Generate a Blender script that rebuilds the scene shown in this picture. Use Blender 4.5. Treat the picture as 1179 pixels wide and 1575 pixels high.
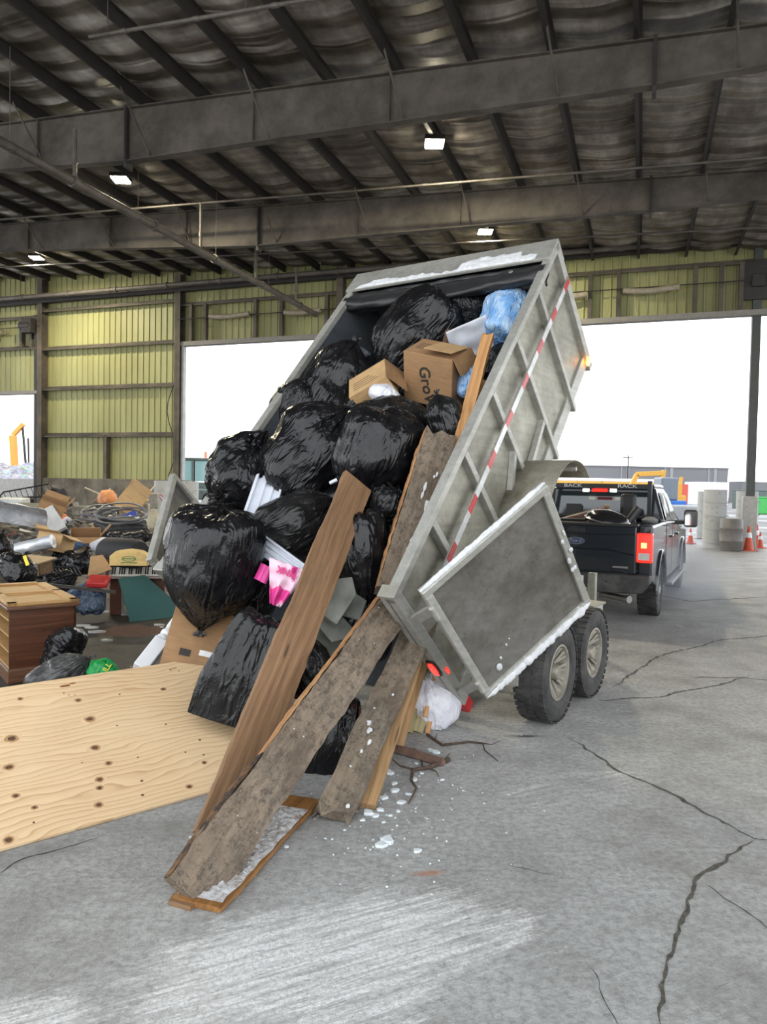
import bpy, bmesh, math, random
import numpy as np
from mathutils import Vector, Matrix, noise
from math import sin, cos, pi, radians as rad
random.seed(7)
S = bpy.context.scene
for o in list(bpy.data.objects): bpy.data.objects.remove(o)
COL = S.collection

# ------------------------------------------------------------------ camera
FPX, CX, CY, CAMH = 1120.0, 589.5, 787.5, 1.8
PITCH, ROLL = rad(1.92), rad(1.13)
_F = Vector((0, cos(PITCH), -sin(PITCH))); _U0 = Vector((0, sin(PITCH), cos(PITCH))); _R0 = Vector((1, 0, 0))
_R = _R0*cos(ROLL) + _U0*sin(ROLL); _U = _U0*cos(ROLL) - _R0*sin(ROLL)
CAMP = Vector((0, 0, CAMH))
cam = bpy.data.cameras.new('camera'); camo = bpy.data.objects.new('camera', cam); COL.objects.link(camo)
cam.sensor_fit = 'VERTICAL'; cam.sensor_height = 24.0; cam.lens = 24.0*FPX/1575.0
cam.clip_start = 0.05; cam.clip_end = 600
camo.matrix_world = Matrix(((_R.x, _U.x, -_F.x, 0), (_R.y, _U.y, -_F.y, 0), (_R.z, _U.z, -_F.z, CAMH), (0, 0, 0, 1)))
S.camera = camo

# ------------------------------------------------------------------ light
S.view_settings.view_transform = 'Standard'; S.view_settings.look = 'None'
S.view_settings.exposure = 1.08; S.view_settings.gamma = 1.0; S.view_settings.use_curve_mapping = False
world = bpy.data.worlds.new('overcast_sky'); S.world = world; world.use_nodes = True
wn = world.node_tree; bg = wn.nodes['Background']
tc = wn.nodes.new('ShaderNodeTexCoord'); sx = wn.nodes.new('ShaderNodeSeparateXYZ'); cr = wn.nodes.new('ShaderNodeValToRGB')
wn.links.new(tc.outputs['Generated'], sx.inputs[0]); wn.links.new(sx.outputs['Z'], cr.inputs[0])
cr.color_ramp.elements[0].position = 0.0; cr.color_ramp.elements[0].color = (0.97, 0.985, 1.0, 1)
cr.color_ramp.elements[1].position = 0.6; cr.color_ramp.elements[1].color = (0.89, 0.945, 1.0, 1)
wn.links.new(cr.outputs[0], bg.inputs[0]); bg.inputs[1].default_value = 1.5

# ------------------------------------------------------------------ pixel helpers (used to find world positions)
def ray(x, y): return _F + _R*((x-CX)/FPX) - _U*((y-CY)/FPX)
def at(x, y, Y): d = ray(x, y); return CAMP + d*(Y/d.y)
def gnd(x, y, z=0.0): d = ray(x, y); return CAMP + d*((z-CAMH)/d.z)
def mpp(Y): return Y/FPX

# ------------------------------------------------------------------ material helper
class N:
    def __init__(s, name):
        s.m = bpy.data.materials.new(name); s.m.use_nodes = True; s.t = s.m.node_tree
        s.b = s.t.nodes['Principled BSDF']; s.tcn = None
    def new(s, typ, **k):
        n = s.t.nodes.new(typ)
        for a, v in k.items(): setattr(n, a, v)
        return n
    def put(s, sock, v):
        if hasattr(v, 'is_output') or isinstance(v, bpy.types.NodeSocket): s.t.links.new(v, sock)
        elif isinstance(v, (tuple, list)) and len(v) == 3 and sock.type == 'RGBA': sock.default_value = (*v, 1)
        else: sock.default_value = v
    def tc(s, kind='Object'):
        if not s.tcn: s.tcn = s.new('ShaderNodeTexCoord')
        return s.tcn.outputs[kind]
    def geo(s): return s.new('ShaderNodeNewGeometry').outputs['Position']
    def mp(s, vec, scale=(1, 1, 1), loc=(0, 0, 0), rot=(0, 0, 0)):
        n = s.new('ShaderNodeMapping'); s.put(n.inputs[0], vec); n.inputs['Scale'].default_value = scale
        n.inputs['Location'].default_value = loc; n.inputs['Rotation'].default_value = rot; return n.outputs[0]
    def noise(s, vec=None, sc=5, det=4, ro=.55, dist=0, typ='FBM', col=False):
        n = s.new('ShaderNodeTexNoise'); n.noise_type = typ
        s.put(n.inputs['Vector'], vec if vec is not None else s.tc())
        n.inputs['Scale'].default_value = sc; n.inputs['Detail'].default_value = det
        n.inputs['Roughness'].default_value = ro; n.inputs['Distortion'].default_value = dist
        return n.outputs['Color' if col else 'Fac']
    def vor(s, vec=None, sc=5, feat='F1', out='Distance', rnd=1):
        n = s.new('ShaderNodeTexVoronoi'); n.feature = feat
        s.put(n.inputs['Vector'], vec if vec is not None else s.tc()); n.inputs['Scale'].default_value = sc
        n.inputs['Randomness'].default_value = rnd
        return n.outputs[out]
    def wave(s, vec=None, sc=5, dist=0, det=2, dsc=1, typ='BANDS', d='X', prof='SIN'):
        n = s.new('ShaderNodeTexWave'); n.wave_type = typ; n.wave_profile = prof
        if typ == 'BANDS': n.bands_direction = d
        else: n.rings_direction = d
        s.put(n.inputs['Vector'], vec if vec is not None else s.tc())
        n.inputs['Scale'].default_value = sc; n.inputs['Distortion'].default_value = dist
        n.inputs['Detail'].default_value = det; n.inputs['Detail Scale'].default_value = dsc
        return n.outputs['Fac']
    def ramp(s, fac, *st):
        n = s.new('ShaderNodeValToRGB'); s.put(n.inputs[0], fac); e = n.color_ramp.elements
        while len(e) < len(st): e.new(0.5)
        for i, (p, c) in enumerate(st):
            e[i].position = p
            if not isinstance(c, (tuple, list)): c = (c, c, c)
            e[i].color = (*c[:3], 1)
        return n.outputs[0]
    def mix(s, f, a, b, mode='MIX'):
        n = s.new('ShaderNodeMix'); n.data_type = 'RGBA'; n.blend_type = mode
        s.put(n.inputs[0], f); s.put(n.inputs[6], a); s.put(n.inputs[7], b); return n.outputs[2]
    def ma(s, op, a, b=0.0, c=None, clamp=False):
        n = s.new('ShaderNodeMath'); n.operation = op; n.use_clamp = clamp
        s.put(n.inputs[0], a); s.put(n.inputs[1], b)
        if c is not None: s.put(n.inputs[2], c)
        return n.outputs[0]
    def sep(s, v): return s.new2('ShaderNodeSeparateXYZ', v)
    def new2(s, typ, v): n = s.new(typ); s.put(n.inputs[0], v); return n.outputs
    def bump(s, h, st=.3, d=.02, nrm=None):
        n = s.new('ShaderNodeBump'); s.put(n.inputs['Height'], h); n.inputs['Strength'].default_value = st
        n.inputs['Distance'].default_value = d
        if nrm is not None: s.put(n.inputs['Normal'], nrm)
        return n.outputs[0]
    def set(s, col=None, rough=None, metal=None, nrm=None, spec=None, emit=None, es=None, trans=None, alpha=None, ior=None, coat=None, sheen=None):
        b = s.b.inputs
        for k, v in (('Base Color', col), ('Roughness', rough), ('Metallic', metal), ('Normal', nrm), ('Specular IOR Level', spec),
                     ('Emission Color', emit), ('Emission Strength', es), ('Transmission Weight', trans), ('Alpha', alpha), ('IOR', ior), ('Coat Weight', coat)):
            if v is not None: s.put(b[k], v)
        return s.m
_mc = {}
def plain(name, col, rough=.6, metal=0, var=.12, bs=.1, sc=9, dirt=None, **k):
    """procedural paint / plastic / cloth: colour varied by noise, light bump"""
    if name in _mc: return _mc[name]
    n = N(name); f = n.noise(sc=sc, det=5)
    lo = tuple(max(0, c*(1-var)) for c in col); hi = tuple(min(1, c*(1+var)) for c in col)
    c = n.ramp(f, (.3, lo), (.7, hi))
    if dirt: c = n.mix(n.ramp(n.noise(sc=sc*.35, det=6, ro=.7), (.42, 0), (.68, 1)), c, dirt)
    n.set(c, rough, metal, n.bump(n.noise(sc=sc*3, det=4), bs, .01), **k)
    _mc[name] = n.m; return n.m

# ------------------------------------------------------------------ mesh builder
def fr(p0, p1):
    z = (Vector(p1)-Vector(p0)).normalized(); h = Vector((0, 0, 1)) if abs(z.z) < .95 else Vector((1, 0, 0))
    x = h.cross(z).normalized(); y = z.cross(x); return x, y, z
def basis(x, y, z, o=(0, 0, 0)):
    return Matrix(((x[0], y[0], z[0], o[0]), (x[1], y[1], z[1], o[1]), (x[2], y[2], z[2], o[2]), (0, 0, 0, 1)))
class MB:
    def __init__(s): s.v = []; s.f = []
    def add(s, vs, fs, M=None):
        k = len(s.v)
        for v in vs: v = Vector(v); s.v.append(M @ v if M is not None else v)
        for f in fs: s.f.append([i+k for i in f])
        return s
    def box(s, x0, x1, y0, y1, z0, z1, M=None):
        if x0 > x1: x0, x1 = x1, x0
        if y0 > y1: y0, y1 = y1, y0
        if z0 > z1: z0, z1 = z1, z0
        return s.add([(x0, y0, z0), (x1, y0, z0), (x1, y1, z0), (x0, y1, z0), (x0, y0, z1), (x1, y0, z1), (x1, y1, z1), (x0, y1, z1)],
              [(0, 3, 2, 1), (4, 5, 6, 7), (0, 1, 5, 4), (1, 2, 6, 5), (2, 3, 7, 6), (3, 0, 4, 7)], M)
    def cbox(s, c, d, M=None): return s.box(c[0]-d[0]/2, c[0]+d[0]/2, c[1]-d[1]/2, c[1]+d[1]/2, c[2]-d[2]/2, c[2]+d[2]/2, M)
    def bar(s, p0, p1, w, h, up=None, M=None):
        """rectangular bar from p0 to p1; h is measured along 'up'"""
        p0 = Vector(p0); p1 = Vector(p1); z = (p1-p0).normalized()
        up = Vector(up) if up is not None else (Vector((0, 0, 1)) if abs(z.z) < .95 else Vector((1, 0, 0)))
        x = up.cross(z).normalized(); y = z.cross(x); B = basis(x, y, z, p0)
        if M is not None: B = M @ B
        return s.box(-w/2, w/2, -h/2, h/2, 0, (p1-p0).length, B)
    def tube(s, p0, p1, r, n=10, r2=None, M=None):
        x, y, z = fr(p0, p1); r2 = r if r2 is None else r2; vs = []
        for P, q in ((Vector(p0), r), (Vector(p1), r2)):
            for i in range(n): a = 2*pi*i/n; vs.append(P + x*cos(a)*q + y*sin(a)*q)
        fs = [(i, (i+1) % n, n+(i+1) % n, n+i) for i in range(n)] + [tuple(range(n-1, -1, -1)), tuple(range(n, 2*n))]
        return s.add(vs, fs, M)
    def path(s, pts, r, n=8, M=None):
        pts = [Vector(p) for p in pts]; vs = []; fs = []
        px = None
        for i, P in enumerate(pts):
            d = (pts[min(i+1, len(pts)-1)]-pts[max(i-1, 0)]).normalized()
            if px is None: x, y, z = fr((0, 0, 0), d)
            else: x = (px - d*px.dot(d)).normalized(); y = d.cross(x)
            px = x; q = r[i] if isinstance(r, (list, tuple)) else r
            for k in range(n): a = 2*pi*k/n; vs.append(P + x*cos(a)*q + y*sin(a)*q)
        m = len(pts)
        for i in range(m-1):
            for k in range(n): fs.append((i*n+k, i*n+(k+1) % n, (i+1)*n+(k+1) % n, (i+1)*n+k))
        fs.append(tuple(range(n-1, -1, -1))); fs.append(tuple(range((m-1)*n, m*n)))
        return s.add(vs, fs, M)
    def lathe(s, prof, n=24, M=None, cap=False):
        """profile of (r, z) about local Z"""
        vs = []; fs = []; m = len(prof)
        for r, z in prof:
            for k in range(n): a = 2*pi*k/n; vs.append((r*cos(a), r*sin(a), z))
        for i in range(m-1):
            for k in range(n): fs.append((i*n+k, i*n+(k+1) % n, (i+1)*n+(k+1) % n, (i+1)*n+k))
        if cap: fs.append(tuple(range(n-1, -1, -1))); fs.append(tuple(range((m-1)*n, m*n)))
        return s.add(vs, fs, M)
    def prism(s, poly, h0, h1, M=None):
        """2-D polygon (x, y) extruded along local z"""
        n = len(poly); vs = [(p[0], p[1], h0) for p in poly]+[(p[0], p[1], h1) for p in poly]
        fs = [tuple(range(n-1, -1, -1)), tuple(range(n, 2*n))]+[(i, (i+1) % n, n+(i+1) % n, n+i) for i in range(n)]
        return s.add(vs, fs, M)
    def grid(s, fn, nu, nv, M=None, wu=False, thick=0):
        vs = [fn(i/(nu if wu else nu-1), j/(nv-1)) for j in range(nv) for i in range(nu)]; fs = []
        for j in range(nv-1):
            for i in range(nu if wu else nu-1):
                a = j*nu+i; b = j*nu+(i+1) % nu; fs.append((a, b, b+nu, a+nu))
        return s.add(vs, fs, M)
    def build(s, name, mat, parent=None, smooth=0, bevel=0, seg=2, solid=0, sub=0, kind=None, fix=True):
        me = bpy.data.meshes.new(name); me.from_pydata([tuple(v) for v in s.v], [], s.f)
        if fix:
            bm = bmesh.new(); bm.from_mesh(me); bmesh.ops.recalc_face_normals(bm, faces=bm.faces); bm.to_mesh(me); bm.free()
        if smooth:
            me.polygons.foreach_set('use_smooth', [True]*len(me.polygons))
            if smooth < 180: me.set_sharp_from_angle(angle=rad(smooth))
        me.materials.append(mat)
        o = bpy.data.objects.new(name, me); COL.objects.link(o)
        if parent is not None: o.parent = parent
        if solid: md = o.modifiers.new('thickness', 'SOLIDIFY'); md.thickness = solid; md.offset = 0
        if bevel: md = o.modifiers.new('bevel', 'BEVEL'); md.width = bevel; md.segments = seg; md.limit_method = 'ANGLE'; md.angle_limit = rad(40)
        if sub: md = o.modifiers.new('subdivision', 'SUBSURF'); md.levels = sub; md.render_levels = sub
        if kind: o['kind'] = kind
        return o
def tag(o, label, cat, group=None, kind=None):
    o['label'] = label; o['category'] = cat
    if group: o['group'] = group
    if kind: o['kind'] = kind
    return o
def thing(name, label, cat, M=None, group=None):
    o = bpy.data.objects.new(name, None); COL.objects.link(o); o.empty_display_size = .2
    if M is not None: o.matrix_world = M if isinstance(M, Matrix) else Matrix.Translation(Vector(M))
    return tag(o, label, cat, group)
def struct(o): o['kind'] = 'structure'; return o
def place(o, M): o.matrix_world = M if isinstance(M, Matrix) else Matrix.Translation(Vector(M)); return o
def copy_tree(o, parent=None):
    c = o.copy(); COL.objects.link(c); c.parent = parent
    for ch in list(o.children): copy_tree(ch, c)
    return c
def yawM(loc, yaw, tilt=0, roll=0):
    return Matrix.Translation(Vector(loc)) @ Matrix.Rotation(rad(yaw), 4, 'Z') @ Matrix.Rotation(rad(tilt), 4, 'X') @ Matrix.Rotation(rad(roll), 4, 'Y')
def text_mesh(name, body, size, mat, parent, M, ext=.002, sx=1, bold=0):
    cu = bpy.data.curves.new(name, 'FONT'); cu.body = body; cu.size = size; cu.extrude = ext; cu.align_x = 'CENTER'; cu.align_y = 'CENTER'
    cu.offset = bold
    t = bpy.data.objects.new(name, cu); COL.objects.link(t)
    me = bpy.data.meshes.new_from_object(t.evaluated_get(bpy.context.evaluated_depsgraph_get()))
    bpy.data.objects.remove(t); me.transform(M @ Matrix.Diagonal((sx, 1, 1, 1))); me.materials.clear(); me.materials.append(mat)
    o = bpy.data.objects.new(name, me); COL.objects.link(o); o.parent = parent; return o
# ================================================================== BUILDING (frame: n = distance toward the door wall, s = along it)
UX, UY = .3330, .9429
def W(n, s, z=0.): return Vector((UX*n+UY*s, UY*n-UX*s, z))
BM = basis((UY, -UX, 0), (UX, UY, 0), (0, 0, 1))      # local x = s, y = n, z = up
NW = 27.0                                             # door wall
def roofz(s): return 10.12 - .046*s

# -- floor
n = N('dirty_salted_concrete'); P = n.geo()
big = n.noise(P, .35, 6, .6); mid = n.noise(P, 2.2, 8, .65); fine = n.noise(P, 28, 6, .75)
base = n.ramp(mid, (.25, (.27, .268, .255)), (.5, (.40, .40, .388)), (.78, (.53, .53, .515)))
base = n.mix(n.ramp(fine, (.42, .0), (.66, .75)), base, (.17, .165, .155))
base = n.mix(n.ramp(n.noise(n.mp(P, (3, 14, 1), rot=(0, 0, rad(-26))), 2.5, 8, .8), (.52, 0), (.66, .6)), base, (.20, .195, .18))
base = n.mix(n.ramp(n.noise(P, 90, 3, .8), (.56, 0), (.72, .5)), base, (.60, .60, .58))
base = n.mix(n.ramp(n.noise(P, .9, 6, .7), (.5, 0), (.72, .65)), base, (.155, .145, .125))
# white salt scraped in streaks (streak direction lies about 26 degrees off X)
st = n.mp(P, (1, 1, 1), rot=(0, 0, rad(-26)))
s1 = n.noise(n.mp(st, (2.2, 16, 1)), 1.4, 9, .78, .6); s2 = n.noise(n.mp(st, (5, 60, 1)), 1.0, 6, .8, .3)
sp = n.noise(P, 55, 5, .8)
X, Y, Z = n.sep(P)[:3]
def ell(cx, cy, a, b, ang):
    q = n.mp(P, (1/a, 1/b, 1), rot=(0, 0, 0)); 
    dx = n.ma('SUBTRACT', X, cx); dy = n.ma('SUBTRACT', Y, cy)
    u = n.ma('ADD', n.ma('MULTIPLY', dx, cos(ang)/a), n.ma('MULTIPLY', dy, sin(ang)/a))
    v = n.ma('ADD', n.ma('MULTIPLY', dx, -sin(ang)/b), n.ma('MULTIPLY', dy, cos(ang)/b))
    r = n.ma('SQRT', n.ma('ADD', n.ma('MULTIPLY', u, u), n.ma('MULTIPLY', v, v)))
    r = n.ma('ADD', r, n.ma('MULTIPLY', n.ma('SUBTRACT', mid, .5), 1.1))
    return n.ramp(r, (.30, 1), (1.15, 0))
salt = n.ma('MAXIMUM', ell(-.15, 2.75, 1.15, .62, rad(24)), n.ma('MULTIPLY', ell(1.2, 4.4, 1.4, .6, rad(30)), .45))
salt = n.ma('MAXIMUM', salt, n.ma('MULTIPLY', ell(2.0, 6.8, 2.2, .7, rad(33)), .40))
salt = n.ma('MAXIMUM', salt, n.ma('MULTIPLY', ell(-1.2, 2.3, .5, .35, rad(20)), .8))
salt = n.ma('MAXIMUM', salt, n.ma('MULTIPLY', ell(1.9, 3.2, 1.5, .8, rad(30)), .25)); salt = n.ma('MAXIMUM', salt, .22)
k = n.ma('ADD', n.ma('MULTIPLY', s1, .55), n.ma('ADD', n.ma('MULTIPLY', s2, .35), n.ma('MULTIPLY', sp, .30)))
k = n.ma('ADD', k, n.ma('MULTIPLY', n.ma('SUBTRACT', n.noise(n.mp(st, (3, 9, 1)), 2.2, 8, .8), .5), .5))
k = n.ma('SUBTRACT', n.ma('ADD', k, n.ma('MULTIPLY', salt, .52)), .82)
km = n.ma('MULTIPLY', n.ramp(k, (.0, 0), (.17, 1)), n.ramp(n.noise(P, 60, 5, .85), (.36, .15), (.56, 1)))
km = n.ma('MULTIPLY', km, n.ramp(n.noise(n.mp(st, (1.3, 20, 1)), 1.7, 9, .8, .4), (.40, .12), (.56, 1)))
base = n.mix(km, base, (.82, .81, .80))
# black gouges along the same direction
g = n.noise(n.mp(st, (4, 30, 1)), 2.0, 4, .6)
base = n.mix(n.ramp(n.ma('ADD', g, n.ma('MULTIPLY', salt, .05)), (.70, 0), (.76, .75)), base, (.05, .05, .05))
# wet brown ground toward the pile and the door
far = n.ma('SUBTRACT', n.ma('ADD', Y, n.ma('MULTIPLY', X, -.35)), 0)
fm = n.ramp(n.ma('MULTIPLY', n.ma('ADD', far, n.ma('MULTIPLY', n.ma('SUBTRACT', big, .5), 10)), .05), (.38, 0), (.66, 1))
mud = n.ramp(n.noise(n.mp(P, (1, 2.2, 1), rot=(0, 0, rad(-35))), 1.3, 9, .75), (.32, (.035, .030, .024)), (.5, (.12, .108, .092)), (.66, (.27, .255, .23)))
base = n.mix(n.ma('MULTIPLY', fm, .85), base, mud)
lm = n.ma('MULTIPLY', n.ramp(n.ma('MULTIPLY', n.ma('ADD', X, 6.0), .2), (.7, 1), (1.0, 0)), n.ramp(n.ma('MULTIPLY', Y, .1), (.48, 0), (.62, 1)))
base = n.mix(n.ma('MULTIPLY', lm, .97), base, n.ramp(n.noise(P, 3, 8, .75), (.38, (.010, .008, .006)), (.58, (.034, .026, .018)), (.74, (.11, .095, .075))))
rust = ell(.24, 3.35, .10, .03, rad(10)); base = n.mix(n.ma('MULTIPLY', rust, .7), base, (.42, .17, .09))
oil = ell(1.07, 5.28, .17, .045, rad(5)); base = n.mix(n.ma('MULTIPLY', oil, .9), base, (.03, .028, .022))
wet = n.ramp(big, (.45, .0), (.7, 1.0))
h = n.ma('ADD', n.ma('MULTIPLY', fine, .6), n.ma('ADD', n.ma('MULTIPLY', k, 2.0), n.ma('MULTIPLY', n.noise(P, 110, 3, .7), .3)))
n.set(base, n.ma('SUBTRACT', .72, n.ma('MULTIPLY', fm, .22)), 0, n.bump(h, .55, .012))
floor = struct(MB().grid(lambda u, v: W(-12+v*(NW+1.0+12), -40+u*62), 40, 30).build('floor', n.m, kind='structure'))
# cracks: jittered strips lying in the slab surface
crm = plain('dark_crack_fill', (.075, .068, .055), .9, var=.6, bs=.6, sc=30)
def crack(pix, w, seed):
    r = random.Random(seed); pts = [gnd(*p) for p in pix]; L = []; 
    for a, b in zip(pts[:-1], pts[1:]):
        m = max(3, int((b-a).length/.035))
        for i in range(m): L.append(a.lerp(b, i/m))
    L.append(pts[-1]); vs = []; fs = []
    for i, p in enumerate(L):
        d = (L[min(i+1, len(L)-1)]-L[max(i-1, 0)]).normalized(); q = Vector((-d.y, d.x, 0))
        e = noise.noise(p*3.1+Vector((seed, 0, 0)))*.045 + noise.noise(p*14)*.018
        ww = w*.72*(.2+1.0*abs(noise.noise(p*6+Vector((9, seed, 0))))+r.uniform(0, .75)); t = min(1, 6*min(i, len(L)-1-i)/len(L)+.15)
        for sg in (-1, 1): vv = p+q*(e+sg*ww*t*r.uniform(.35, .65)); vs.append((vv.x, vv.y, .0022))
    for i in range(len(L)-1): fs.append((2*i, 2*i+1, 2*i+3, 2*i+2))
    MB().add(vs, fs).build('floor_crack', crm, floor)
crack([(870, 1133), (905, 1155), (965, 1190), (1030, 1222), (1100, 1262), (1160, 1288), (1185, 1290)], .030, 1)
crack([(1165, 1290), (1125, 1312), (1075, 1352), (1050, 1390), (1036, 1430), (1027, 1480), (1022, 1530), (1014, 1590)], .030, 2)
crack([(1088, 1360), (1120, 1388), (1190, 1435)], .012, 3)
crack([(900, 1480), (925, 1520), (958, 1590)], .006, 4)
crack([(920, 1078), (1010, 1072), (1100, 1056), (1150, 1040)], .035, 5)
crack([(1060, 1042), (1130, 1042), (1200, 1048)], .03, 6)
crack([(940, 1060), (1010, 1010), (1110, 985), (1200, 975)], .04, 7)
crack([(780, 1330), (820, 1337), (870, 1346)], .006, 8)
crack([(0, 1345), (40, 1322), (95, 1305), (150, 1290)], .014, 9)
crack([(960, 905), (1060, 925), (1179, 918)], .09, 10)

# -- roof deck with sagging foil insulation
n = N('grimy_foil_insulation'); P = n.tc()
c = n.ramp(n.noise(n.mp(P, (1, .5, 1)), .9, 7, .68), (.28, (.045, .038, .032)), (.46, (.16, .14, .12)), (.60, (.31, .285, .25)), (.76, (.58, .56, .53)))
cre = n.noise(n.mp(P, (.35, 2.6, 1)), 1.3, 5, .6, .7, typ='RIDGED_MULTIFRACTAL')
c = n.mix(n.ramp(cre, (.6, 0), (1.0, .8)), c, (.02, .017, .014))
sag = n.wave(n.mp(P, (.07, .42, 1)), 1.0, 1.6, 3, 1.5, d='Y')
n.set(c, .48, .25, n.bump(n.ma('ADD', n.ma('MULTIPLY', sag, 1.0), n.ma('MULTIPLY', cre, 1.0)), 1.0, .2))
NR0, SR0, SR1 = -1.5, -38, 18
def roof(u, v):
    s = SR0+u*(SR1-SR0); nn = NR0+v*(NW-NR0); z = roofz(s)
    ph = ((s+.3)/1.52) % 1.0; sagz = -.10*sin(pi*ph)*(.6+.7*abs(noise.noise(Vector((s*.7, nn*1.1, 0)))))
    sagz -= .035*abs(sin(nn*pi/.85+noise.noise(Vector((int((s+.3)//1.52)*3.3, nn*.4, 2)))*2.0))*sin(pi*ph)
    return W(nn, s, z+sagz+.02)
ceiling = struct(MB().grid(roof, 37*9+1, 200).build('ceiling', n.m, smooth=180)); 
ceiling.data.transform(BM.inverted()); ceiling.matrix_world = BM
struct(MB().add([W(NR0, SR0, roofz(SR0)+.2), W(NR0, SR1, roofz(SR1)+.2), W(NW+.6, SR1, roofz(SR1)+.2), W(NW+.6, SR0, roofz(SR0)+.2)], [(0, 1, 2, 3)]).build('trim_roof_deck', plain('roof_sheet', (.2, .2, .2)), solid=.04))

steel = plain('dusty_brown_steel', (.095, .082, .068), .75, .1, var=.25, sc=1.6, dirt=(.022, .019, .016))
dsteel = plain('dark_purlin_steel', (.03, .027, .025), .6, .2, var=.2, sc=3)
psteel = plain('dusty_grey_pipe', (.12, .108, .095), .6, .3, var=.2, sc=4, dirt=(.07, .06, .05))
# purlins
first = None
for k in range(-24, 12):
    s = -.3+1.52*k
    if s < SR0 or s > SR1: continue
    m = MB(); z = roofz(s)
    m.box(s-.012, s+.012, NR0, NW, z-.23, z-.01, BM); m.box(s-.075, s, NR0, NW, z-.235, z-.222, BM); m.box(s, s+.075, NR0, NW, z-.02, z-.008, BM)
    for nn in (14.1, 20.2): m.box(s-.02, s+.02, nn-.5, nn+.5, z-.24, z-.02, BM)
    tag(m.build('roof_purlin', dsteel), 'dark steel purlin running under the roof insulation toward the door wall', 'beam', 'roof purlins')
# rafters
def rafter(nn, label):
    t = thing('steel_rafter', label, 'beam', BM @ Matrix.Translation((0, nn, 0)), None)
    def prof(s):   # top, bottom
        top = roofz(s)-.24
        bot = 9.07 - .013*(s if s < 0 else 0) if s > -11.4 else 9.2+.075*(-11.4-s)
        if s > 0: bot = 9.07+.02*s
        return top, bot
    ss = [-38, -30, -24, -18, -14, -11.4, -8, -4, 0, 4, 9, 18]
    m = MB(); fl = MB()
    for a, b in zip(ss[:-1], ss[1:]):
        ta, ba = prof(a); tb, bb = prof(b)
        m.add([(a, -.008, ba), (b, -.008, bb), (b, -.008, tb), (a, -.008, ta), (a, .008, ba), (b, .008, bb), (b, .008, tb), (a, .008, ta)], [(0, 1, 2, 3), (7, 6, 5, 4)])
        for (za, zb) in ((ba, bb), (ta, tb)):
            fl.add([(a, -.11, za-.012), (b, -.11, zb-.012), (b, .11, zb-.012), (a, .11, za-.012), (a, -.11, za+.012), (b, -.11, zb+.012), (b, .11, zb+.012), (a, .11, za+.012)],
                   [(0, 3, 2, 1), (4, 5, 6, 7), (0, 1, 5, 4), (2, 3, 7, 6)])
    m.build('web', steel, t); fl.build('flange', steel, t)
    for s in (-11.4, 0):
        tp, bt = prof(s); q = MB().box(s-.035, s+.035, -.12, .12, bt-.16, tp+.05); q.box(s-.012, s+.012, -.14, .14, bt-.03, tp)
        q.build('splice_plate', dsteel, t)
    for s in (-5, -8.1, -14, -17, -20.5, 4.7):
        tp, bt = prof(s); MB().box(s-.006, s+.006, -.1, .1, bt, tp).build('stiffener', steel, t)
    for k in (-13, -11, -9, -7, -5, -3, -1, 1, 3):
        s = -.3+1.52*k; tp, bt = prof(s)
        q = MB().tube((s+.15, -.02, bt+.05), (s, -.85, roofz(s)-.2), .022, 6); q.tube((s+.15, .02, bt+.05), (s, .85, roofz(s)-.2), .022, 6)
        q.build('flange_brace', steel, t)
    return t
rafter(14.1, 'wide brown steel roof girder nearest the camera, across the top of the hall')
rafter(20.2, 'brown steel roof girder halfway between the nearest girder and the door wall')

# pipes
def pipe(name, label, p0, p1, r, cat='pipe', coup=0, drops=(), rods=()):
    t = thing(name, label, cat, None); m = MB().tube(p0, p1, r, 12); m.build('pipe_run', psteel, t, smooth=50)
    p0 = Vector(p0); p1 = Vector(p1); L = (p1-p0).length; d = (p1-p0)/L
    if coup:
        k = coup*.5
        while k < L: MB().tube(p0+d*(k-.06), p0+d*(k+.06), r*1.28, 12).build('coupling', psteel, t, smooth=50); k += coup
    for k in rods:
        P = p0+d*k; s_ = UY*P.x-UX*P.y
        MB().tube(P+Vector((0, 0, r)), (P.x, P.y, roofz(s_)-.1), .008, 5).tube(P-d*.02, P+d*.02, r*1.15, 10).build('hanger_rod', psteel, t)
    return t
pipe('sprinkler_main_pipe', 'thick grey sprinkler main slanting down from the upper left toward the door wall', W(9, -12.3, 8.57), W(26.4, -12.3, 8.57), .105, coup=2.9, rods=(2.6, 6.6, 10.2, 13.5))
pipe('sprinkler_cross_pipe', 'long grey sprinkler pipe crossing in front of the top of the yellow door wall', W(26.1, -36, 10.2), W(26.1, 16, 10.0), .10, coup=2.6, rods=(4, 9, 14, 19, 24, 29, 34, 39))
pipe('sprinkler_branch_pipe', 'thin sprinkler branch pipe above the nearest girder, ending in midair', W(10.8, -9.6, 9.8), W(10.8, 8, 8.95), .035, coup=1.5, rods=(.4, 3.2, 6))
pipe('sprinkler_branch_pipe', 'thin sprinkler branch pipe running between the two big girders', W(18.4, -34, 10.85), W(18.4, 12, 8.95), .03, coup=3)
pipe('sprinkler_branch_pipe', 'thin sprinkler branch pipe running between the farther girder and the door wall', W(23.5, -34, 11.0), W(23.5, 12, 9.1), .03, coup=3)
for lab, n_, s_, zt in (('short riser with elbow joining the sprinkler main near the upper left edge', 13.4, -12.3, 9.75), ('vertical riser joining the sprinkler main left of the girder splice', 18.4, -12.3, 9.95), ('vertical riser on the sprinkler main, farther along beyond the second girder', 21.6, -12.3, 9.95), ('vertical riser near the far end of the sprinkler main', 24.6, -12.3, 9.9)):
    pipe('sprinkler_riser', lab, W(n_, s_, 8.6), W(n_, s_, zt), .045, coup=.9)
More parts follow.
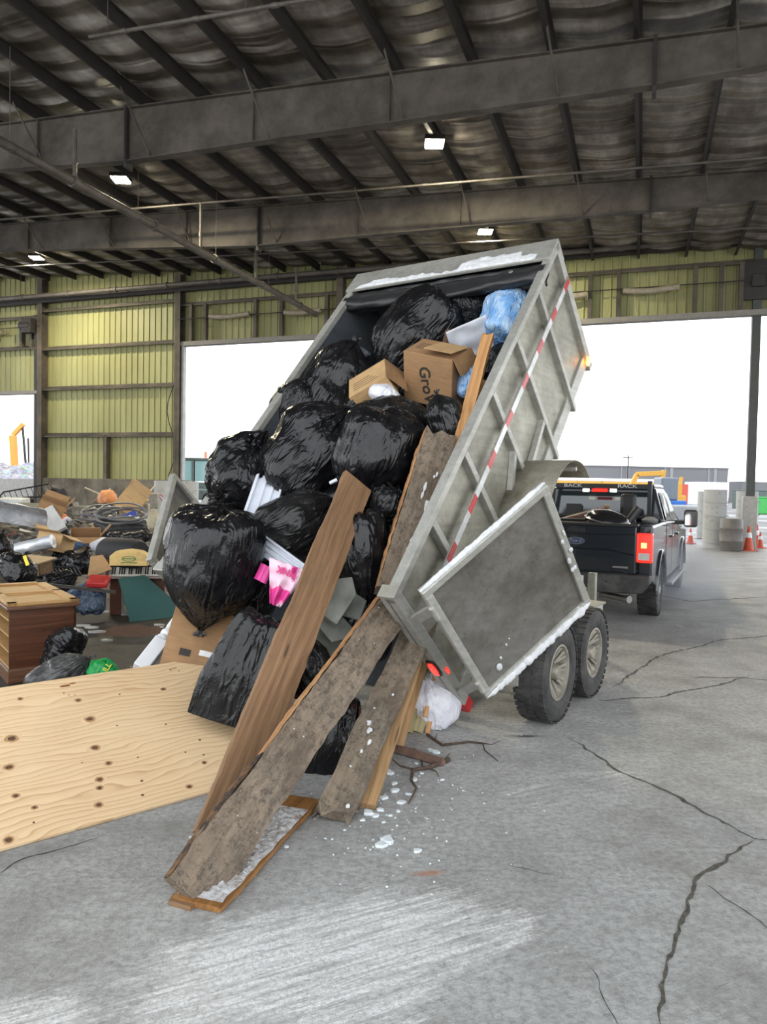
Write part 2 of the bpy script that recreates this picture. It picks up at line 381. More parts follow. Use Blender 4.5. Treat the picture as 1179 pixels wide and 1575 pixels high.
# high-bay lamps
lamp_e = N('lamp_glow'); lamp_e.set((1, 1, 1), .3, emit=(1.0, .90, .66), es=110)
for lab, n_, s_, zz in (('glowing high-bay lamp to the right of the image centre, between the two girders', 17, -4.9, 10.0), ('glowing high-bay lamp just under the nearest girder at the left', 17, -14, 10.25),
                 ('glowing high-bay lamp above the raised trailer, beyond the second girder', 23.5, -5.0, 10.1), ('glowing high-bay lamp at the far left under the roof', 23.5, -23.5, 10.85)):
    t = thing('high_bay_lamp', lab, 'lamp', W(n_, s_, zz), 'high-bay lamps under the roof')
    MB().box(-.24, .24, -.24, .24, .03, .14).tube((0, 0, .14), (0, 0, .45), .015, 6).build('housing', dsteel, t, bevel=.02)
    MB().box(-.21, .21, -.21, .21, 0, .028).build('glowing_lens', lamp_e.m, t)
    ld = bpy.data.lights.new('high_bay_light', 'AREA'); ld.shape = 'SQUARE'; ld.size = .4; ld.energy = 300; ld.color = (1, .88, .62)
    lo = bpy.data.objects.new('high_bay_light', ld); COL.objects.link(lo); lo.parent = t; lo.location = (0, 0, -.03)

# -- door wall: yellow liner panels, girts, columns, concrete push wall
n = N('yellow_liner_panel'); P = n.tc()
c = n.ramp(n.noise(n.mp(P, (1, 1, .25)), .8, 6, .6), (.3, (.215, .21, .085)), (.6, (.30, .30, .13)), (.8, (.36, .36, .18)))
c = n.mix(n.ramp(n.noise(n.mp(P, (6, 1, .3)), 2, 5, .7), (.5, 0), (.8, .5)), c, (.2, .2, .08))
n.set(c, .55, 0, n.bump(n.noise(P, 20, 3), .1, .01)); ypan = n.m
HEAD = 7.87
# openings in s: left low door, centre door (three bays), right door
def wallpanel(name, s0, s1, z0, z1fn, M=BM):
    m = MB(); pitch = .305; s = s0; prof = []
    while s < s1-1e-6:
        e = min(s+pitch, s1); prof += [(s, 0), (min(s+.215, e), 0), (min(s+.235, e), -.04), (min(s+.285, e), -.04), (e, 0)]; s = e
    vs = []; fs = []
    for (a, b) in prof: vs += [(a, NW+b, z0), (a, NW+b, z1fn(a))]
    for i in range(len(prof)-1): fs.append((2*i, 2*i+2, 2*i+3, 2*i+1))
    o = struct(m.add(vs, fs).build(name, ypan, solid=.01, fix=False)); o.matrix_world = BM; return o
S1, S2, S3, S4, S5 = -26.4, -18.9, -11.4, -3.9, 3.4      # column lines
S0 = -33.9
wall_back = wallpanel('wall_back', S1, S2+.02, 1.95, roofz)
def fam(name, a, b, z0, f=roofz): return wallpanel(name, a, b, z0, f)
fam('wall_back', -38, S1, 6.0, roofz); fam('wall_back', S2+.02, S5+.1, HEAD, roofz); fam('wall_back', S5+.1, 16, HEAD, roofz)
conc = plain('stained_concrete_wall', (.155, .14, .115), .9, var=.3, bs=.5, sc=2, dirt=(.05, .042, .033))
o = struct(MB().box(S1-.2, S2+.35, NW-.35, NW+.2, 0, 1.95).build('wall_push', conc, bevel=.03)); o.matrix_world = BM
o = struct(MB().box(-38, -34.5, NW-.3, NW+.2, 0, 6).build('wall_back_end', ypan)); o.matrix_world = BM
cols = plain('brown_column_steel', (.10, .083, .06), .7, .1, var=.3, sc=2, dirt=(.035, .03, .024))
for k, (s, lab) in enumerate(((S1, 'brown steel wall column between the low left door and the yellow panel bay'), (S2, 'steel column at the left jamb of the big middle door opening'), (S3, 'steel wall column above the middle opening, left of the raised trailer'), (S4, 'steel wall column behind the raised trailer'))):
    m = MB(); z1 = roofz(s)-.2
    m.box(s-.14, s+.14, NW-.42, NW-.40, 0, z1, BM).box(s-.14, s+.14, NW-.06, NW-.04, 0, z1, BM).box(s-.01, s+.01, NW-.42, NW-.05, 0, z1, BM)
    tag(m.build('wall_column', cols), lab, 'column', 'columns along the door wall')
# right post standing in the opening, on a concrete pier
lightm = plain('grey_white_post', (.32, .33, .33), .5, .1, var=.15, sc=4)
t = thing('door_post', 'slim dark steel post rising from the concrete pier in the right opening', 'column', BM @ Matrix.Translation((S5, NW-.1, 0)))
MB().box(-.13, .13, -.14, .14, 1.6, 10.0).build('post', plain('dark_green_grey_post', (.055, .06, .058), .6, .1), t)
MB().box(-.22, .22, -.2, .2, 0, 1.75).build('concrete_pier', plain('pale_pier', (.33, .33, .32), .9), t, bevel=.03)
MB().box(-.5, .5, -.2, -.12, 8.2, 9.5).box(-.2, .2, -.34, -.1, 8.6, 9.0).build('hoist_plate', dsteel, t, bevel=.02)
# girts
for (a, b, zs, nm) in ((S1, S2, (3.9, 6.05, 7.9, 9.65), 'yellow panel bay'), (-38, S1, (8.0, 9.4), 'wall above the low left door'), (S2, S5, (9.45,), 'wall above the middle opening'), (S5, 16, (9.3,), 'wall right of the slim post')):
    for z in zs:
        m = MB().box(a, b, NW-.30, NW-.05, z-.008, z+.008, BM).box(a, b, NW-.3, NW-.285, z-.07, z, BM).box(a, b, NW-.07, NW-.05, z, z+.14, BM)
        hh = {3.9: 'lowest', 6.05: 'second lowest', 7.9: 'third', 9.65: 'topmost', 8.0: 'lower', 9.4: 'upper'}.get(z, 'long')
        tag(m.build('wall_girt', cols), hh+' horizontal girt on the '+nm, 'beam', 'girts on the door wall')
tag(MB().box(-22.8, -22.66, NW-.3, NW-.05, 1.95, 3.9, BM).build('wall_stud', cols), 'short vertical stud under the lowest girt of the yellow panel bay', 'beam')
tag(MB().box(S2-.1, S5+14, NW-.34, NW-.02, HEAD-.18, HEAD, BM).build('door_header', plain('pale_header', (.20, .19, .17), .6)), 'long steel header beam above the big door openings', 'beam')
tag(MB().box(-36, S1, NW-.34, NW-.02, 5.85, 6.0, BM).build('door_header', plain('pale_header', (.2, .19, .17))), 'steel header beam above the low left door', 'beam')
tag(MB().box(S1-.42, S1-.28, NW-.3, NW-.1, 0, 9.5, BM).build('door_jamb', dsteel), 'dark jamb post of the low left door', 'column')
tag(MB().box(S2+.16, S2+.26, NW-.3, NW-.1, 0, HEAD, BM).build('door_jamb', lightm), 'pale jamb strip at the left edge of the middle opening', 'column')
tag(MB().box(S0-4, S5+13, NW-.45, NW-.25, 0, .26, BM @ Matrix.Translation((0, 0, 9.98))).build('eave_strut', dsteel), 'dark strut along the top of the door wall under the roof', 'beam')
# lintel framework, short rolls on shafts
rollm = plain('pale_rubber_roll', (.26, .23, .17), .6, var=.2)
def lint(s0, s1, xs, rolls, lab, zb=HEAD, zt=9.45):
    t = thing('door_lintel_frame', lab, 'frame', BM @ Matrix.Translation((0, NW, 0)))
    for x in xs: MB().box(x-.07, x+.07, -.34, -.14, zb, zt).build('upright', cols, t)
    for (a, b, z) in rolls:
        MB().path([(a, -.42, z), (a+.3, -.42, z-.05), ((a+b)/2, -.42, z-.08), (b-.3, -.42, z-.03), (b, -.42, z)], .105, 10).build('spring_roll', rollm, t, smooth=60)
    MB().tube((s0, -.42, zb+.93), (s1, -.42, zb+.93), .02, 6).build('shaft', dsteel, t)
    return t
lint(S2, S3, (-18.3, -17.6, -15.2, -14.0, -12.0), ((-17.3, -15.4, 8.85), (-13.8, -12.2, 8.8)), 'lintel frame with two pale spring rolls above the middle opening, left of the trailer')
lint(S3, S5, (-8, -1.9, -.95, 1.5, 2.3, 2.9), ((-3.6, -2.0, 8.7), (-.8, 1.0, 8.75)), 'lintel frame with two pale spring rolls above the opening, right of the trailer')
lint(S5, 16, (4.2, 5.5, 8), ((4.6, 7, 8.7),), 'lintel frame with a roll right of the slim post')
lint(-34, S1, (-29.5, -27.6, -27.0), ((-33, -28.6, 8.75),), 'lintel frame with a long roll above the low left door', 8.0, 9.4)
tag(MB().box(S1-.75, S1-.2, NW-.75, NW-.43, 8.6, 9.25, BM).tube(W(NW-.6, S1-.9, 8.95), W(NW-.6, S1-.3, 8.95), .2, 14).build('door_hoist', dsteel, bevel=.02), 'dark chain hoist gearbox high on the left wall column', 'hoist')
tag(MB().path([W(NW-.35, S2-.2+.25*sin(k*.7)-k*.01, 7.7-k*.4) for k in range(15)], .02, 5).build('hanging_cable', dsteel), 'dark cable hanging beside the jamb of the middle opening', 'cable')
# ================================================================== DUMP TRAILER (bed tipped about its rear end)
TO = Vector((.676, 5.521, 0)); TYAW = rad(33.49); TPHI = rad(47.82); BL, BH, BW = 4.10, 1.471, 2.319
ta = Vector((sin(TYAW), cos(TYAW), 0)); tr = Vector((cos(TYAW), -sin(TYAW), 0)); tz = Vector((0, 0, 1))
TM = basis(ta, -tr, tz, TO)                     # trailer frame: x forward, y left, z up
BEDL = Matrix.Translation((0, 0, .106)) @ Matrix.Rotation(-TPHI, 4, 'Y')   # bed frame inside it: x along, y left, z up out of the bed
BEDW = TM @ BEDL
def atU(px, py, u):      # world point where a pixel meets the plane u above the bed floor
    up = (BEDW.to_3x3() @ Vector((0, 0, 1))); o = BEDW @ Vector((0, 0, u)); d = ray(px, py)
    return CAMP + d*((o-CAMP).dot(up)/d.dot(up))
def alum(name, base, stain=.5, rough=.42, met=.55, brush='X'):
    n = N(name); P = n.tc()
    sc = {'X': (.6, 9, 9), 'Z': (9, 9, .6)}[brush]
    a = n.noise(n.mp(P, sc), 2.2, 6, .6); b = n.noise(P, 1.6, 8, .72); s_ = n.noise(P, 14, 6, .7)
    c = n.mix(n.ramp(a, (.3, 0), (.7, 1)), tuple(v*.82 for v in base), tuple(min(1, v*1.12) for v in base))
    c = n.mix(n.ma('MULTIPLY', n.ramp(b, (.42, 0), (.66, 1)), stain), c, (.10, .09, .072))
    c = n.mix(n.ma('MULTIPLY', n.ramp(s_, (.55, 0), (.75, 1)), stain*.6), c, (.045, .042, .038))
    n.set(c, n.ma('ADD', rough, n.ma('MULTIPLY', b, .2)), met, n.bump(n.ma('ADD', a, s_), .12, .01)); return n.m
am_side = alum('dull_aluminium_sheet', (.36, .35, .29), .55)
am_rail = alum('pale_aluminium_rail', (.46, .455, .415), .32, .42, .45)
am_door = alum('scuffed_aluminium_panel', (.21, .20, .182), .95, .5, .45)
am_in = alum('dark_bed_interior', (.10, .115, .135), .6, .5, .4)
diam = N('dirty_tread_plate'); P = diam.tc()
dd = diam.vor(diam.mp(P, (30, 30, 30)), 1.0, 'F1'); dc = diam.ramp(diam.noise(P, 3, 7, .7), (.35, (.38, .36, .30)), (.55, (.24, .22, .17)), (.7, (.12, .085, .05)))
diam.set(dc, .5, .3, diam.bump(dd, .35, .01))
snow = N('packed_snow'); P = snow.tc(); snow.set(snow.ramp(snow.noise(P, 25, 5), (.3, (.70, .72, .75)), (.7, (.90, .91, .92))), .8, 0, snow.bump(snow.noise(P, 45, 6, .75), .9, .02))
rubber = plain('tyre_rubber', (.022, .022, .023), .75, var=.4, bs=.4, sc=18, dirt=(.07, .066, .06))
rimm = alum('dirty_alloy_rim', (.42, .39, .33), .6, .5, .5)
redp = plain('red_reflective_tape', (.50, .03, .035), .35, var=.1); whp = plain('white_reflective_tape', (.72, .73, .73), .35, var=.08, dirt=(.4, .4, .38))
blackp = plain('black_plastic', (.014, .014, .015), .45)
tarp = N('black_tarp'); P = tarp.tc(); tarp.set((.018, .018, .019), .42, 0, tarp.bump(tarp.noise(tarp.mp(P, (1, .6, 1)), 5, 5, .6, 1.5, typ='RIDGED_MULTIFRACTAL'), .5, .03))

trailer = thing('dump_trailer', 'grey aluminium dump trailer with its bed tipped up and rear doors open', 'trailer', TM)
def B_(name, mb, mat, par=trailer, **k): return mb.build(name, mat, par, **k)
Y0, Y1 = .055, BW-.055
B_('bed_floor', MB().box(.0, BL, Y0, Y1, .10, .13, BEDL), am_in)
sd = MB().box(0, BL, Y0, Y0+.012, .12, BH-.04, BEDL); side_r = B_('bed_side', sd, am_side)
sl = MB().box(0, BL, Y1-.012, Y1, .12, BH-.04, BEDL); side_l = B_('bed_side', sl, am_in)
B_('headboard', MB().box(BL-.02, BL, Y0, Y1, .12, BH-.04, BEDL), am_in)
for y, nm in ((0, 'r'), (BW-.08, 'l')):
    B_('top_rail', MB().box(-.0, BL, y, y+.08, BH-.06, BH, BEDL), am_rail, bevel=.006)
    B_('bottom_rail', MB().box(0, BL, y+.03, y+.085, .05, .20, BEDL), am_rail, bevel=.006)
for t_ in (.69, 1.37, 2.05, 2.72, 3.40):
    for y in (0, Y1-.01): B_('side_stake', MB().box(t_-.03, t_+.03, y, y+.066, .0, BH-.06, BEDL), am_rail, bevel=.006)
for y in (0, Y1-.01): B_('front_post', MB().box(BL-.09, BL+.01, y, y+.066, 0, BH, BEDL), am_rail, bevel=.006)
# angled gussets over the fender
B_('gusset', MB().bar((2.70, .03, .5), (2.1, .02, .42), .05, .05, M=BEDL), am_rail)
B_('gusset', MB().bar((2.06, .03, .78), (1.55, .02, .45), .05, .05, M=BEDL), am_rail)
# reflective tape rail along the side
B_('tape_rail', MB().box(.25, BL-.02, -.012, .0, 1.05, 1.115, BEDL), am_rail)
q = MB(); r_ = MB(); k = .3; i = 0
while k < BL-.1:
    e = k+(.17 if i % 2 else .30); (r_ if i % 2 else q).box(k, min(e, BL-.03), -.016, -.011, 1.055, 1.11, BEDL); k = e; i += 1
B_('white_tape', q, whp)['kind'] = 'stuff'; B_('red_tape', r_, redp)['kind'] = 'stuff'
# cross members under the floor
for t_ in [.3+.4*j for j in range(10)]: B_('cross_member', MB().box(t_-.03, t_+.03, .1, BW-.1, 0, .1, BEDL), am_side)
# header cap across the front, patched with snow, and the black tarp rolled beneath it
B_('header_cap', MB().box(BL-.30, BL+.02, 0, BW, BH, BH+.03, BEDL).box(BL, BL+.02, 0, BW, BH-.2, BH+.02, BEDL), am_rail, bevel=.006)
def snowpatch(name, fn, nu, nv, M, par=trailer, th=.03):
    """lumpy snow lying on a strip; fn(u,v)->(base point, amount)"""
    vs = []
    for j in range(nv):
        for i in range(nu):
            p, a = fn(i/(nu-1), j/(nv-1)); vs.append(Vector(p)+Vector((0, 0, a)))
    fs = [(j*nu+i, j*nu+i+1, (j+1)*nu+i+1, (j+1)*nu+i) for j in range(nv-1) for i in range(nu-1)]
    return MB().add(vs, fs, M).build(name, snow.m, par, smooth=180)
def fcap(u, v):
    y = .12+u*(BW-.2); w0 = BL-.29; 
    e = noise.noise(Vector((y*2.3, 1.7, 0)))*.09+noise.noise(Vector((y*9, 3, 0)))*.03
    lo = w0+.0; hi = w0+.07+e*1.6+(.13 if y < .95 else 0)*(1 if y > .30 else .1)
    x = lo+v*(hi-lo); ed = min(1, 8*v*(1-v)+.0)*min(1, 20*u*(1-u)); a = -.006+ed*(.025+.018*noise.noise(Vector((x*18, y*18, 0))))
    return (x, y, BH+.03), a
snowpatch('snow', fcap, 90, 12, BEDL)
def tarpf(u, v):
    y = .03+u*(BW-.06); a = v*2.0*pi; r = .085+.02*noise.noise(Vector((y*1.5, a, 3)))+.012*noise.noise(Vector((y*6, a*2, 5)))
    return (BL-.40+cos(a)*r*1.35-.03*sin(u*pi), y, BH-.06-.02*sin(u*pi)+sin(a)*r*.75)
B_('rolled_tarp', MB().grid(tarpf, 80, 24, BEDL), tarp.m, smooth=180)
def tarpd(u, v):
    y = .04+u*(BW-.08); z = BH-.02-v*.16+.015*noise.noise(Vector((y*5, v*3, 1)))
    return (BL-.31-v*.12+.02*noise.noise(Vector((y*3, v*2, 7))), y, z)
B_('tarp_flap', MB().grid(tarpd, 60, 8, BEDL), tarp.m, smooth=180, solid=.006)
B_('grommet', MB().lathe([(.012, 0), (.02, .002), (.02, .006), (.012, .008)], 12, BEDL @ Matrix.Translation((BL-.42, .35, BH+.012))), am_rail)
# rear posts, tail lamps, red corner tape
for y0, y1 in ((-.005, .115), (BW-.115, BW+.005)):
    B_('rear_post', MB().box(.0, .085, y0, y1, -.02, BH+.01, BEDL), am_rail, bevel=.006)
ledm = N('tail_lamp_glow'); ledm.set(ledm.ramp(ledm.vor(ledm.mp(ledm.tc(), (60, 60, 60)), 1), (.2, (1, .25, .2)), (.5, (.55, .0, .01))), .25, emit=(1, .04, .02), es=.6, coat=.5)
for yc in (.045, BW-.045):
    L_ = BEDL @ Matrix.Translation((-.002, yc, .62)) @ Matrix.Rotation(-pi/2, 4, 'Y')
    ov = lambda a, b: [(a*max(-1, min(1, 1.35*cos(2*pi*k/28)))+ (b*0), b*sin(2*pi*k/28)) for k in range(28)]
    tl = B_('tail_lamp', MB().prism(ov(.095, .045), 0, .012, L_), blackp, bevel=.003)
    B_('red_lens', MB().prism(ov(.078, .030), .012, .022, L_), ledm.m, tl, bevel=.004)
B_('corner_tape', MB().box(-.0035, .0005, -.006, .117, -.022, .085, BEDL).box(0, .085, -.009, -.004, -.022, .085, BEDL), redp)
B_('lower_marker', MB().box(.03, .05, -.02, .0, .5, .56, BEDL), ledm.m)
amb = N('amber_glow'); amb.set((1, .35, .05), .3, emit=(1, .36, .05), es=5)
B_('amber_marker', MB().box(BL-.16, BL-.06, -.03, .0, .12, .17, BEDL), amb.m, bevel=.008)
# conspicuous tail end caps
B_('post_cap', MB().box(-.004, .09, -.012, .12, BH+.01, BH+.016, BEDL), plain('brushed_cap', (.35, .34, .29), .5, .4))
# barn doors
def barn(side):
    if side == 'r': H = Vector((0, 0, .373))+Vector((0, -.300, 0)); be = rad(30.4); e = Vector((cos(be), -sin(be), 0)); nrm = Vector((sin(be), cos(be), 0)); s0, wd, hd = -.04, 1.045, 1.265
    else: H = Vector((0, BW+.08, .10)); be = rad(27); e = Vector((cos(be), sin(be), 0)); nrm = Vector((sin(be), -cos(be), 0)); s0, wd, hd = .10, 1.10, 1.38
    D = BEDL @ basis(e, (0, 0, 1), e.cross(Vector((0, 0, 1))), H+e*s0)     # door frame: x width, y height, z normal
    zz = .03
    d = B_('barn_door', MB().box(.03, wd-.03, .03, hd-.03, -.004, .004, D), am_door)
    for (a, b, c_, f) in ((0, wd, 0, .055), (0, wd, hd-.055, hd), (0, .055, .055, hd-.055), (wd-.055, wd, .055, hd-.055)):
        B_('door_frame_tube', MB().box(a, b, c_, f, -zz, zz, D), am_rail, d, bevel=.006)
    if side == 'l':
        for yy in (.35, .68, 1.02): B_('door_rib', MB().box(.05, wd-.05, yy-.03, yy+.03, -.03, -.004, D).box(.05, wd-.05, yy-.03, yy+.03, .004, .03, D), am_rail, d, bevel=.004)
    for yy, up_ in (((.17, .20), (hd-.2, 1.16)) if side == 'r' else ((.16, .26), (hd-.16, hd-.06))):
        p0 = D @ Vector((.03, yy, 0)); p1 = BEDL @ Vector((.03, .02 if side == 'r' else BW-.06, up_))
        B_('hinge_arm', MB().bar(p0, p1, .035, .07, up=(BEDL.to_3x3() @ Vector((0, 0, 1)))), am_rail, d, bevel=.005)
        B_('hinge_barrel', MB().tube(D @ Vector((-.0, yy-.06, .03)), D @ Vector((0, yy+.06, .03)), .018, 10), am_rail, d, smooth=50)
    if side == 'r':
        sg = 1
        for nm, p0, p1, w in (('top', (0, hd), (wd, hd), .0), ('bottom', (0, 0), (wd, 0), .0)):
            rr_ = random.Random(3); m = MB(); pts = []; rad_ = []
            for i in range(60):
                u = i/59; x = p0[0]+(p1[0]-p0[0])*u; b_ = .033+.008*noise.noise(Vector((x*9, 0, 3)))+rr_.uniform(-.004, .004) if nm == 'top' else .036+.014*noise.noise(Vector((x*11, 5, 3)))+rr_.uniform(-.007, .007)
                pts.append((x, p0[1]+(.001 if nm == 'top' else .012)+.008*noise.noise(Vector((x*12, 2, 2))), .004*noise.noise(Vector((x*20, 8, 0)))+(.0 if nm == 'top' else .018))); rad_.append(b_*(.55 if nm == 'top' else 1)*min(1, .35+6*min(u, 1-u)))
            # snow ridge on the frame edge
            B_('snow_ridge', MB().path(pts, rad_, 9, D), snow.m, d, smooth=180)
        for i in range(7):
            yy = .05+rr_.random()*1.2
            B_('snow_clump', MB().lathe([(0, -.012), (.016, -.008), (.02, .002), (.012, .012), (0, .016)], 7, D @ Matrix.Translation((wd-.03+rr_.uniform(-.03, .02), hd*.35+rr_.random()*hd*.3, .035)) @ Matrix.Diagonal((.5+rr_.random()*.4, 1.0+rr_.random()*.9, .5, 1))), snow.m, d, smooth=180)
        m = MB()
        for (a, b, w) in ((.20, .16, .05), (.32, .30, .018), (.24, .23, .02), (.36, .33, .01)):
            m.lathe([(0, 0), (w*.5, .002), (w*.45, .006), (0, .009)], 9, D @ Matrix.Translation((a, b, .006)) @ Matrix.Diagonal((1, 1.6, 1, 1)))
        B_('snow_spot', m, snow.m, d, smooth=180, kind='stuff')
    return d
barn('r'); barn('l')
# fender attached to the raised bed
def fenf(yy0, yy1):
    pr = [(1.12, .47), (1.2, .53), (1.3, .57), (1.4, .59), (1.5, .60), (1.65, .60), (1.95, .58), (2.22, .46), (2.40, .24), (2.46, .0)]
    def f(u, v):
        x = u*(len(pr)-1); i = min(int(x), len(pr)-2); t = x-i; p = [pr[max(i-1, 0)], pr[i], pr[i+1], pr[min(i+2, len(pr)-1)]]
        c = [.5*((2*p[1][k])+(-p[0][k]+p[2][k])*t+(2*p[0][k]-5*p[1][k]+4*p[2][k]-p[3][k])*t*t+(-p[0][k]+3*p[1][k]-3*p[2][k]+p[3][k])*t**3) for k in (0, 1)]
        return (c[0], yy0+(yy1-yy0)*v, c[1])
    return f
B_('fender', MB().grid(fenf(-.36, .05), 50, 3, BEDL), diam.m, smooth=60, solid=.008)
B_('fender', MB().grid(fenf(BW-.05, BW+.36), 50, 3, BEDL), diam.m, smooth=60, solid=.008)
B_('fender_strut', MB().tube((2.30, .05, .28), (2.30, -.34, .28), .02, 8, M=BEDL), am_rail)
# chassis
for y in (.55, BW-.55): B_('chassis_rail', MB().box(.68, 4.3, y-.04, y+.04, .36, .50), am_side, bevel=.006)
for x in (1.0, 2.3, 3.4, 4.3): B_('chassis_cross_tube', MB().box(x-.04, x+.04, .5, BW-.5, .44, .56), am_side)
for sg in (-1, 1): B_('tongue', MB().bar((4.25, BW/2+sg*.62, .5), (5.35, BW/2+.0*sg-.12, .52), .08, .12), am_side)
B_('fender_bracket', MB().box(.10, .19, -.36, .55, .33, .43), am_rail, bevel=.005)
B_('battery_box', MB().box(1.98, 2.32, -.32, .2, .42, .68), am_rail, bevel=.01)
B_('box_lid', MB().box(1.96, 2.34, -.34, .2, .68, .70), am_side)
B_('hoist_cylinder', MB().tube((2.2, BW/2, .5), (1.75, BW/2, 1.25), .07, 14).tube((1.75, BW/2, 1.25), (1.45, BW/2, 1.7), .045, 14), am_rail, smooth=50)
B_('jack_stand', MB().box(3.0, 3.08, -.02, .06, .25, .9).box(2.97, 3.11, -.05, .09, .22, .26), am_side)
def wheel(parent, M, R=.385, w=.235, rim=.215, name='wheel', tyre=rubber, rm=rimm, spokes=10):
    """wheel about local Z axis, outer face toward +Z"""
    t = MB().lathe([(rim, -w*.42), (rim+.03, -w*.5), (R-.05, -w*.52), (R-.012, -w*.45), (R, -w*.3), (R+.002, 0), (R, w*.3), (R-.012, w*.45), (R-.05, w*.52), (rim+.03, w*.5), (rim, w*.42)], 48, M)
    tt = t.build(name, tyre, parent, smooth=40)
    tm = MB()
    for k in range(40):
        a = 2*pi*k/40; Q = M @ Matrix.Rotation(a, 4, 'Z')
        tm.box(R-.006, R+.008, -.018, .018, w*.16, w*.50, Q).box(R-.006, R+.008, -.018, .018, -w*.50, -w*.16, Q @ Matrix.Rotation(.08, 4, 'Z')).box(R-.004, R+.007, -.022, .01, -w*.1, w*.1, Q)
    b = tm.build('tread_blocks', tyre, tt); b['kind'] = 'stuff'
    MB().lathe([(rim+.004, w*.46), (rim-.012, w*.47), (rim-.02, w*.40), (rim-.045, w*.1), (rim-.05, -w*.4)], 40, M).build('rim', rm, tt, smooth=40)
    MB().lathe([(0, w*.44), (.05, w*.44), (.058, w*.40), (.062, w*.12), (.1, w*.08), (.105, -.02), (0, -.02)], 24, M).build('hub', rm, tt, smooth=40)
    for k in range(spokes):
        a = 2*pi*k/spokes
        for e in (-.13, .13):
            MB().bar(M @ Vector((.085*cos(a), .085*sin(a), w*.12)), M @ Vector(((rim-.015)*cos(a+e), (rim-.015)*sin(a+e), w*.36)), .016, .022).build('spoke', rm, tt)
    return tt
for x in (.50, 1.37):
    for y, sg in ((-.43, -1), (BW+.43, 1)):
        Mw = basis((1, 0, 0), (0, 0, -1 if sg > 0 else 1), (0, sg, 0), (x, y, .385))
        wheel(trailer, Mw)
    B_('axle', MB().tube((x, -.33, .385), (x, BW+.33, .385), .04, 10), am_side)
    for y in (.55, BW-.55): B_('leaf_spring', MB().bar((x-.35, y, .40), (x, y, .33), .06, .03).bar((x, y, .33), (x+.35, y, .40), .06, .03), blackp)
# ================================================================== DRAPED BAG SHAPES (a small cloth solver, run once per kind of bag)
def simbag(seed, nu=120, nv=84, aspect=1.25, slack=1.10, press=.9, spheres=7, box=None, iters=170, grav=.25, necksz=.035, bend=.02):
    """plastic tube, seam at the bottom, gathered at the top, blown over lumpy contents; returns (nv, nu, 3) in a box about [-.5,.5]"""
    rs = np.random.RandomState(seed); Cc = pi*slack; Hc = (pi*.5+.1)*aspect*slack*.92
    dh = Cc/nu; dv = Hc/(nv-1)
    th = np.linspace(0, 2*pi, nu, endpoint=False); ph = np.linspace(.02, pi-.05, nv)
    X = np.zeros((nv, nu, 3)); X[..., 0] = .47*np.sin(ph)[:, None]*np.cos(th); X[..., 1] = .42*np.sin(ph)[:, None]*np.sin(th); X[..., 2] = -.5*aspect*np.cos(ph)[:, None]
    X += rs.normal(size=X.shape)*.004
    cen = []; rad_ = []
    for k in range(spheres):
        d = rs.normal(size=3); d /= np.linalg.norm(d); r = rs.uniform(.13, .26); cen.append(d*np.array([.47-r*.75, .42-r*.75, (.5*aspect-r*.9)*.92])); rad_.append(r)
    cen.append(np.zeros(3)); rad_.append(.33)
    cen = np.array(cen); rad_ = np.array(rad_)
    V = np.zeros_like(X); dt = .03
    f = 2*np.floor(th/(2*pi)*9)  # gather
    def dcon(A, B, L, k):
        d = B-A; l = np.sqrt((d*d).sum(-1, keepdims=True))+1e-9; c = d*(k*.5*(l-L)/l); return c
    top = np.stack([necksz*np.cos(th)*(1+.5*np.sin(th*9)), necksz*np.sin(th)*(1+.5*np.sin(th*9)), 0*th], 1)
    dd = math.hypot(dh, dv)
    for it in range(iters):
        E1 = np.roll(X, -1, 1)-np.roll(X, 1, 1); E2 = np.gradient(X, axis=0); Nn = np.cross(E1, E2)
        V = V*.93; V += dt*(press*Nn/(2*dh*dv)*1.0); V[..., 2] -= dt*grav
        X0 = X.copy(); X = X+V*dt
        for j in range(9):
            # horizontal (wrap), two colours
            for o in (0, 1):
                Y = np.roll(X, -o, 1); c = dcon(Y[:, 0::2], Y[:, 1::2], dh, 1); Y[:, 0::2] += c; Y[:, 1::2] -= c; X = np.roll(Y, o, 1)
            for o in (0, 1):
                a = X[o:nv-1:2]; b = X[o+1:nv:2]; m = min(len(a), len(b)); c = dcon(a[:m], b[:m], dv, 1); a[:m] += c; b[:m] -= c
            for o in (0, 1):
                a = X[o:nv-1:2]; b = X[o+1:nv:2]; m = min(len(a), len(b))
                for sh in (1, -1):
                    bb = np.roll(b[:m], sh, 1); c = dcon(a[:m], bb, dd, .25); a[:m] += c; b[:m] -= np.roll(c, -sh, 1)
            # bending
            Y = (np.roll(X, 1, 1)+np.roll(X, -1, 1))/2-X; X += bend*Y
            X[1:-1] += bend*((X[2:]+X[:-2])/2-X[1:-1])
            # seam at the bottom
            s = X[0]; s2 = s[(-np.arange(nu)) % nu]; X[0] = (s+s2)/2
            zt = X[-4:-1, :, 2].mean()+dv*2; X[-1] = top; X[-1, :, 2] = min(zt, .56*aspect)
            for c0, r0 in zip(cen, rad_):
                d = X[:-6]-c0; l = np.sqrt((d*d).sum(-1, keepdims=True))+1e-9; X[:-6] += np.where(l < r0, d/l*(r0-l), 0)
            if box is not None:
                q = X[:-3]; b_ = np.array(box); ins = (np.abs(q) < b_).all(-1); g = b_-np.abs(q); ax = g.argmin(-1)
                for k in range(3):
                    mk = ins & (ax == k); q[..., k] = np.where(mk, np.sign(q[..., k]+1e-9)*b_[k], q[..., k])
        V = (X-X0)/dt
        sp = np.sqrt((V*V).sum(-1, keepdims=True)); V *= np.minimum(1, 1.5/(sp+1e-9))
    lo = X.reshape(-1, 3).min(0); hi = X.reshape(-1, 3).max(0); X = (X-(lo+hi)/2)/(hi-lo)
    return X
